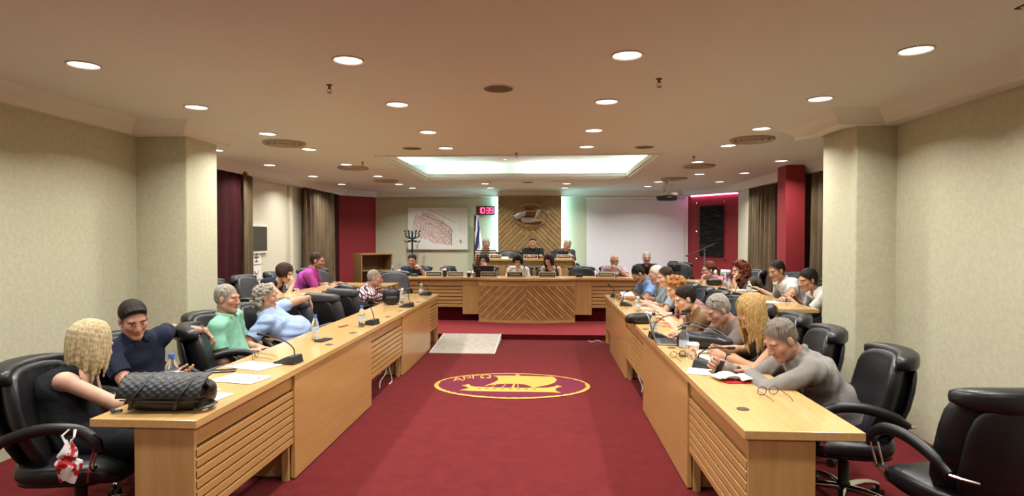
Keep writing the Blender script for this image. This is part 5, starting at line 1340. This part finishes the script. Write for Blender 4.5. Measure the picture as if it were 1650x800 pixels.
            if st == 'pony':
                kn_ = HL(0, -.112, .03); h.ell(kn_, M, (.03, .03, .03), .01)
                for i in range(7):
                    a_ = i/7*6.28; q0 = kn_+hr*.015*math.cos(a_)+hu*.015*math.sin(a_); q1 = kn_-hf*.05+hr*.03*math.cos(a_)-Z3*.04; q2 = kn_-hf*.045+hr*.025*math.cos(a_)-Z3*.15; h.cap(q0, q1, .016, .02, .006); h.cap(q1, q2, .02, .008, .006)
        if st in ('curls', 'longcurls', 'greycurls'):
            for i in range({'longcurls': 150, 'greycurls': 190}.get(st, 110)):
                d = unit([rnd.gauss(0, 1), rnd.gauss(0, 1), rnd.gauss(.25, .8)])
                if d[1]*.8-d[2]*.62 > .12 or (d[2] < -.55): continue
                g = 1.08 if st != 'greycurls' else .99; g *= rnd.uniform(.97, 1.06); rr_ = rnd.uniform(.016, .024) if st != 'greycurls' else rnd.uniform(.011, .015)
                h.ell(HL(d[0]*.083*g, -.014+d[1]*.1*g, .038+d[2]*.092*g), M, (rr_,)*3, .006 if st != 'greycurls' else .011)
            if st == 'longcurls':
                for i in range(120):
                    az = rnd.uniform(65, 295); sx, cy = math.sin(R(az)), math.cos(R(az)); zz = rnd.uniform(-.22, .02); g = 1.12+.35*min(1, -zz/.1+.1)*.4
                    h.ell(Hc+hr*sx*.088*g+hf*(cy*.105*g-.015)+Z3*zz, M, (rnd.uniform(.017, .026),)*3, .007)
            if st == 'greycurls':
                for i in range(40):
                    az = rnd.uniform(100, 260); sx, cy = math.sin(R(az)), math.cos(R(az)); h.ell(HL(sx*.078, cy*.092-.012, rnd.uniform(-.09, .0)), M, (rnd.uniform(.011, .016),)*3, .010)
        def hw(P):
            q = (P-Hc) @ Hm.T; an = np.arctan2(q[:, 0], q[:, 1]); return P+(.0022*np.sin(an*46))[:, None]*unit(hf)
        skin_mesh('hair', h.mesh(max(.004, vox*.8), hw if st in ('long', 'bob', 'longthin', 'quiff', 'pony') else None), hm, root, O)
    # spectacles, watch
    if glass:
        gm = mat('specs_'+glass[0], glass[1], .35); up = .085 if len(glass) > 2 else 0; mb = MB()
        for q in (-1, 1):
            mb.tube([Vector(HL(q*.033+.024*math.cos(t_), (.104-.1*(up > 0)) - .004*abs(math.cos(t_)), up*1.35+.001+.019*math.sin(t_)) - Vector(O) if False else HL(q*.033+.024*math.cos(t_), .104-.075*(up > 0), up*1.25+.001+.019*math.sin(t_))-O) for t_ in [2*PI*i/14 for i in range(15)]], .0024, 5, up=tuple(hf))
            mb.tube([Vector(HL(q*.057, .101-.075*(up > 0), up*1.25+.006)-O), Vector(HL(q*.077, .05-.06*(up > 0), up+.006)-O), Vector(HL(q*.083, -.01-.03*(up > 0), .008+up*.6)-O)], .0022, 5)
        mb.tube([Vector(HL(-.010, .105-.075*(up > 0), up*1.25+.005)-O), Vector(HL(.010, .105-.075*(up > 0), up*1.25+.005)-O)], .0024, 5)
        mb.build('spectacles', gm, root, smooth=60)
    if watch:
        q, wm = watch; d = unit(E[q]-W[q]); c0 = W[q]+d*.028; u1 = unit(np.cross(d, Z3)); u2 = np.cross(u1, d); rr_ = .0295*(.86 if fem else 1)
        mb = MB(); mb.tube([Vector(c0+u1*rr_*math.cos(t_)+u2*rr_*math.sin(t_)-O) for t_ in [2*PI*i/16 for i in range(17)]], .007, 6, .4, up=tuple(d)); mb.cyl(Vector(c0-O+u2*(rr_-.002)), Vector(c0-O+u2*(rr_+.007)), .017, n=14); mb.build('wristwatch', wm, root, smooth=50)
    if extra: extra(locals())
    return root
P_, Q_ = at_y, at_z
NAVY = cloth('navy', '151a2e'); BLK = cloth('black', '121216'); JEAN = cloth('denim', '2b3a55'); DKT = cloth('dark_trousers', '22222a')
ZT = .785
def up_z(v, dz): return V(v.x, v.y, v.z+dz)
# ---- left of the aisle, first row
person('woman with straight ash blonde hair turned away, in black sleeveless top', (-2.52, 3.10), 15, P_(148, 556, 3.2), 62, 20, zf=0, rh=P_(203, 630, 3.30), lh=P_(208, 628, 3.4), rel=(1, -.5, -.5), sleeve='none', top=BLK, legs=BLK, hair=('long', H_BLD), skin='fair', fem=True, bulk=1.12, vox=.005)
person('man in navy polo shirt leaning back, one arm stretched over the next chair', (-2.62, 3.80), -22, P_(215, 515, 3.72), -38, 22, 6, rh=P_(272, 605, 3.56), lh=P_(330, 533, 4.42), rel=(-.5, -.3, -.8), lel=(-.8, .3, .12), rhd={'n': (.1, -.1, 1), 'curl': .3, 'dir': (1, .15, .12)}, lhd={'dir': (.55, .35, -.75), 'n': (-.6, -.3, -.5), 'curl': .45}, top=NAVY, legs=DKT, hair=('quiff', H_BLK), skin='ruddy', bulk=1.08, vox=.005, collar=True, watch=(-1, m_silver), twist=0)
GRN = cloth('sea_green', '84bda4', '7ab299')
person('grey haired man in sea green polo shirt and jeans, seen in profile', (-2.62, 4.98), 5, P_(366, 482, 4.9), 0, 4, rh=P_(408, 566, 4.9), lh=P_(418, 560, 5.05), rel=(-.2, -.5, -.7), top=GRN, legs=JEAN, hair=('short', H_GRY), skin='ruddy', vox=.0055, collar=True)
SKY = cloth('light_blue', '94a7c8', '8a9ec0')
def phone_hold(L):
    o = MB().box((-.035, -.075, -.005), (.035, .075, .005)).build('held_phone', m_black, L['root'])
person('heavy grey haired man in light blue shirt, reclining with arm over a chair', (-2.42, 5.68), 12, P_(428, 480, 5.52), 28, 2, rh=P_(436, 548, 5.4), lh=P_(497, 480, 6.22), rel=(-.4, -.5, -.6), lel=(.6, -.4, .25), rhd={'curl': .7}, lhd={'dir': (.35, .15, -.9), 'n': (-.8, -.2, -.2), 'curl': .3}, top=SKY, legs=JEAN, hair=('greycurls', H_GRY), skin='tan', bulk=1.25, belly=.09, vox=.006, collar=True, watch=(1, m_black))
PLD = pattern_mat('cloth_plaid', 'check', 'd8b9bd', '3a1f34', '1c0f1e', .055)
person('grey haired man in plaid shirt holding a phone over the left desk', (-2.55, 8.36), 30, P_(604, 449, 8.2), 8, 4, rh=P_(652, 474, 8.75), lh=P_(650, 470, 8.95), top=PLD, legs=DKT, hair=('receding', H_GRY), skin='ruddy', vox=.007, rhd={'curl': .6}, lhd={'curl': .6}, lel=(-.2, .3, -.8))
# ---- left raised row
person('dark haired woman in navy resting her cheek on her hand', (-3.80, 7.78), 0, P_(459, 441, 7.74), 2, 22, zf=.15, rh=P_(472, 459, 7.72), lh=P_(470, 470, 7.95), rel=(.3, -.4, -1), rhd={'dir': (-.1, 0, 1), 'n': (-1, .2, 0), 'curl': .7}, sleeve='none', top=NAVY, legs=BLK, hair=('bob', H_DKB), skin='fair', fem=True, vox=.0075)
MAG = cloth('magenta', 'a9479c', 'a04090')
person('bearded man in magenta polo shirt leaning on the raised left desk', (-3.78, 8.62), 12, P_(511, 421, 8.62), 8, 8, zf=.15, rh=P_(533, 461, 8.75), lh=P_(540, 457, 9.0), top=MAG, legs=JEAN, hair=('short', H_DKB), skin='ruddy', beard=.6, glass=('black', '16161a'), vox=.0075, collar=True, bulk=1.08, watch=(1, m_black))
# ---- right of the aisle, first row
GRS = cloth('grey_linen', '84807c', '7b7773')
person('man in grey long sleeved shirt bent over the right desk, holding a phone', (1.84, 3.66), 178, P_(1259, 548, 3.62), 196, 32, rh=Q_(1163, 590, .80), lh=V(1.27, 3.74, .785), rel=(.2, .5, -.7), lel=(-.2, -1, -.35), rhd={'curl': .75, 'n': (.2, -1, -.2)}, lhd={'curl': .5}, sleeve='long', top=GRS, legs=DKT, hair=('short', H_SLT), skin='ruddy', vox=.0048, collar=True, beard=.25, bulk=1.1, pel=.52, belly=.03)
o = slab_thing('mobile_phone', Q_(1155, 599, .77), (.075, .15, .009), 0, 'dark phone gripped by the man in grey, tilted upright', 'phone', m_black, m_dark); o.rotation_euler = (R(62), 0, R(-60))
person('woman with long honey blonde hair covering her face, bare arms on desk', (1.86, 4.42), 182, P_(1213, 506, 4.25), 188, 42, rh=Q_(1160, 562, ZT), lh=Q_(1166, 574, ZT), rel=(.2, .5, -.6), lel=(.3, -.6, -.5), sleeve='none', top=BLK, legs=BLK, hair=('longthin', H_BL2), skin='tan', fem=True, vox=.0055, bulk=1.0, watch=(-1, m_black), rhd={'curl': .6, 'n': (0, -1, -.3)}, lhd={'curl': .6, 'n': (0, 1, -.3)})
BRT = cloth('taupe', '6f615c', '675954')
person('grey haired man in taupe T-shirt typing, spectacles pushed up on his head', (1.88, 5.05), 180, P_(1157, 500, 4.95), 192, 30, rh=Q_(1100, 541, ZT), lh=Q_(1112, 549, ZT), rel=(.2, .5, -.6), lel=(.3, -.6, -.6), top=BRT, legs=DKT, hair=('full', H_GRY), skin='ruddy', glass=('black', '16161a', 1), vox=.006, bulk=1.15)
SAT = cloth('bronze_satin', '7a5f44', '6a5039', .5)
def chin_mask(L):
    HL, O = L['HL'], L['O']; mb = MB()
    def fn(u, v):
        t_ = R(-100+200*u); return Vector(HL(math.sin(t_)*.068, .02+math.cos(t_)*.068, -.085-.035*v)-O)
    mb.grid(fn, 14, 3).build('face_mask', m_black, L['root'], smooth=180, solid=.004)
person('woman with cropped black hair and black mask under chin, bronze satin top', (1.84, 5.80), 180, P_(1104, 482, 5.72), 186, 22, rh=Q_(1072, 516, ZT), lh=Q_(1080, 522, ZT), lel=(.3, -.6, -.5), sleeve='half', top=SAT, legs=BLK, hair=('full', H_BLK), skin='fair', fem=True, vox=.0065, bulk=1.2, extra=chin_mask)
ROS = cloth('dusty_rose', '9a7268', '8d655c')
person('woman with short ginger curls in dusty rose top at the right desk', (1.86, 6.58), 180, P_(1089, 466, 6.5), 186, 24, rh=Q_(1062, 503, ZT), lh=Q_(1070, 508, ZT), lel=(.3, -.6, -.5), top=ROS, legs=BLK, hair=('curls', H_GIN), skin='fair', fem=True, vox=.007)
BGR = cloth('pale_blue_grey', '93a1ad', '8996a2')
def strap(L):
    mb = MB(); ch, Nb, Rv, Fv, s, O, wa, R0, F0 = (L[k] for k in ('ch', 'Nb', 'Rv', 'Fv', 's', 'O', 'wa', 'R0', 'F0'))
    mb.tube(smooth_path([Vector(p-O) for p in (ch-Fv*.12, Nb-Rv*.10+s*.012, ch-Rv*.08+Fv*.13, wa+R0*.06+F0*.13)], 5), .018, 6, .3, up=tuple(Rv)).build('bag_strap', m_black, L['root'], smooth=60)
person('dark haired man in pale blue grey shirt with black strap, reading a tablet', (1.86, 7.35), 180, P_(1072, 447, 7.35), 190, 14, rh=Q_(1040, 487, .80), lh=Q_(1046, 491, .80), lel=(.3, -.6, -.5), top=BGR, legs=DKT, hair=('short', H_DKB), skin='fair', vox=.007, extra=strap)
o = slab_thing('tablet', Q_(1030, 486, .79), (.18, .25, .008), 0, 'dark tablet held up by the dark haired man on right', 'tablet', m_black, m_dark); o.rotation_euler = (R(48), 0, R(100)); o.location.z += .07
person('white haired man half hidden behind the tablet reader', (1.86, 8.02), 180, P_(1057, 443, 7.9), 192, 18, rh=Q_(1030, 480, ZT), lh=Q_(1036, 483, ZT), top=BGR, legs=DKT, hair=('receding', H_WHT), skin='ruddy', vox=.0075, bulk=1.05)
SKB = cloth('sky_blue', '7d9ed2', '7495ca')
person('dark haired man in sky blue shirt stooping low over far right desk', (1.84, 8.78), 180, P_(1029, 442, 8.62), 186, 42, rh=Q_(1004, 476, ZT), lh=Q_(1010, 480, ZT), lel=(.3, -.6, -.5), top=SKB, legs=DKT, hair=('short', H_BLK), skin='olive', vox=.0075, collar=True, bulk=1.08)
# ---- right raised row
WHT = cloth('white', 'd9d6d2', 'cfccc8'); KHA = cloth('khaki_dark', '3d3a2c'); PNK = cloth('pink', 'd2808c', 'c97884')
WPL = cloth('white_polo', 'dcdad8', 'd2d0ce')
person('dark haired woman in white top with folded arms next to right pier', (3.15, 6.62), 180, P_(1302, 452, 6.62), 190, 16, zf=.15, rh=Q_(1282, 482, .93), lh=Q_(1276, 484, .93), top=WHT, legs=BLK, hair=('full', H_BLK), skin='tan', fem=True, vox=.0068, rel=(.3, .5, -.6), lel=(.3, -.6, -.5))
person('dark haired man in white polo shirt looking down at raised right desk', (3.18, 7.45), 184, P_(1252, 437, 7.42), 196, 18, zf=.15, rh=Q_(1226, 468, .93), lh=Q_(1262, 484, .93), top=WPL, legs=DKT, hair=('short', H_BLK), skin='tan', vox=.0068, collar=True, bulk=1.12, belly=.04, rel=(.2, .4, -.7), lel=(.4, -.5, -.6), watch=(-1, m_black))
person('woman with long auburn curls leaning her face on one hand', (3.12, 8.62), 182, P_(1192, 436, 8.6), 184, 12, zf=.15, rh=P_(1182, 454, 8.75), lh=P_(1183, 454, 8.5), lel=(-.3, -.2, -1), rel=(-.2, .2, -1), rhd={'dir': (.1, 0, 1), 'n': (1, 0, 0), 'curl': .5}, lhd={'dir': (.1, 0, 1), 'n': (1, 0, 0), 'curl': .5}, top=KHA, legs=BLK, hair=('longcurls', H_AUB), skin='fair', fem=True, vox=.0075)
person('woman in pink top with ponytail and dark spectacles, hand at mouth', (2.98, 9.45), 182, P_(1142, 436, 9.4), 184, 6, zf=.15, rh=P_(1130, 453, 9.5), lh=P_(1131, 453, 9.3), lel=(-.2, -.2, -1), rel=(-.2, .2, -1), rhd={'dir': (.2, -.1, 1), 'n': (1, 0, 0), 'curl': .6}, lhd={'dir': (.2, .1, 1), 'n': (1, 0, 0), 'curl': .6}, top=PNK, legs=BLK, hair=('pony', H_AUB), skin='fair', fem=True, vox=.0075, glass=('black', '16161a'))
# ---- dais
DBL = cloth('ink_blue', '27304a', '222a42')
person('dark haired man in ink blue shirt, chin on hand, left end of dais', (-2.60, 11.55), -90, P_(664, 420, 11.4), -88, 10, zf=.08, lh=P_(678, 433, 11.25), rh=P_(648, 446, 11.2), lel=(.6, .0, -1), lhd={'dir': (-.7, -.1, .6), 'n': (-.3, .5, -.6), 'curl': .7}, top=DBL, legs=DKT, hair=('full', H_BLK), skin='ruddy', vox=.0085, collar=True, bulk=1.15, beard=.2, watch=(-1, m_black))
FLO = cloth('black_lace', '161216')
def pale_coat(L):
    t = Vol(); sh, E, W = L['sh'], L['E'], L['W']; t.cap(sh[1], E[1], .06, .055, .02); t.cap(E[1], E[1]+(W[1]-E[1])*.8, .055, .045, .02); skin_mesh('print_sleeve', t.mesh(.009), mat('cloth_peach_print', 'c79a88', .85, col2='8a5a50', scale=(45, 45, 45), lo=.5, hi=.6), L['root'], L['O'])
person('dark haired woman behind black laptop, chin on hand, peach print sleeve', (-1.22, 11.62), -88, P_(780, 420.5, 11.5), -98, 8, zf=.08, lh=P_(784, 433, 11.38), rh=P_(758, 447, 11.3), lel=(.5, 0, -1), rel=(-.8, 0, -.8), lhd={'dir': (-.35, -.1, .9), 'n': (0, .6, -.4), 'curl': .7}, sleeve='none', top=FLO, legs=BLK, hair=('bob', H_BLK), skin='fair', fem=True, vox=.0085, extra=pale_coat)
BLO = cloth('white_blouse', 'e2dcdc', 'd8d2d2')
person('woman with black bob in white blouse, centre left of dais', (-.56, 11.62), -92, P_(834.5, 421.5, 11.4), -92, 28, zf=.08, lh=P_(846, 447, 11.2), rh=P_(820, 447, 11.2), lel=(.4, .3, -.8), rel=(-.4, .3, -.8), sleeve='long', top=BLO, legs=BLK, hair=('bob', H_BLK), skin='fair', fem=True, vox=.0085, bulk=1.05)
person('woman with wavy brown hair and black sleeveless top looking down sideways', (.08, 11.62), -88, P_(885, 420.5, 11.4), -112, 30, 8, zf=.08, lh=P_(896, 448, 11.2), rh=P_(880, 448, 11.2), lel=(.4, .3, -.8), rel=(-.4, .3, -.8), sleeve='none', top=BLK, legs=BLK, hair=('wavy', H_DKB), skin='fair', fem=True, vox=.0085)
LIL = cloth('lilac', 'b39aa6', 'a68d9a')
person('bald man in lilac shirt pressing a hand to his mouth, dais right', (1.30, 11.55), -90, P_(990, 421, 11.4), -92, 8, zf=.08, lh=P_(995, 433, 11.22), rh=P_(978, 448, 11.2), lel=(.9, -.2, -.8), lhd={'dir': (-.75, -.1, .5), 'n': (-.2, .6, -.5), 'curl': .75}, top=LIL, legs=DKT, hair=('fringe', H_SLT), skin='ruddy', vox=.0085, collar=True, brows='4a3a30', glass=('black', '16161a'))
person('bearded grey man with spectacles in dark maroon T-shirt near the screen', (2.08, 12.35), -95, P_(1042, 416, 12.2), -92, 4, zf=.08, top=cloth('dark_maroon', '2a1518'), legs=DKT, hair=('short', H_GRY), skin='ruddy', vox=.009, beard=.6, glass=('black', '16161a'))
STR = pattern_mat('cloth_stripe', 'stripe', '18181b', 'b5afa4', None, .05)
person('man with spectacles in black and grey striped polo, upper bench', (-1.30, 13.0), -88, P_(783, 394, 12.85), -75, 22, zf=.36, lh=P_(793, 414, 12.6), rh=P_(770, 414, 12.6), lel=(.2, .6, -1), rel=(-.25, .6, -1), top=STR, legs=DKT, hair=('short', H_SLT), skin='olive', vox=.009, glass=('black', '16161a'), collar=True, bulk=1.0)
person('man in black shirt seated under the metal wall emblem', (-.30, 13.0), -90, P_(858.5, 391, 12.85), -90, 14, zf=.36, lh=P_(872, 415, 12.6), rh=P_(852, 415, 12.55), lel=(.2, .6, -1), rel=(-.2, .6, -1), sleeve='half', top=BLK, legs=DKT, hair=('quiff', H_BRN), skin='olive', vox=.009, collar=True, bulk=.97)
person('grey haired man in dark grey T-shirt with head bowed, upper bench right', (.36, 13.0), -82, P_(914, 395, 12.8), -70, 38, -8, zf=.36, lh=P_(922, 416, 12.6), rh=P_(902, 416, 12.55), lel=(.2, .6, -1), rel=(-.2, .6, -1), top=cloth('charcoal', '33353a', '2e3035'), legs=DKT, hair=('receding', H_GRY), skin='ruddy', vox=.009, bulk=1.0)
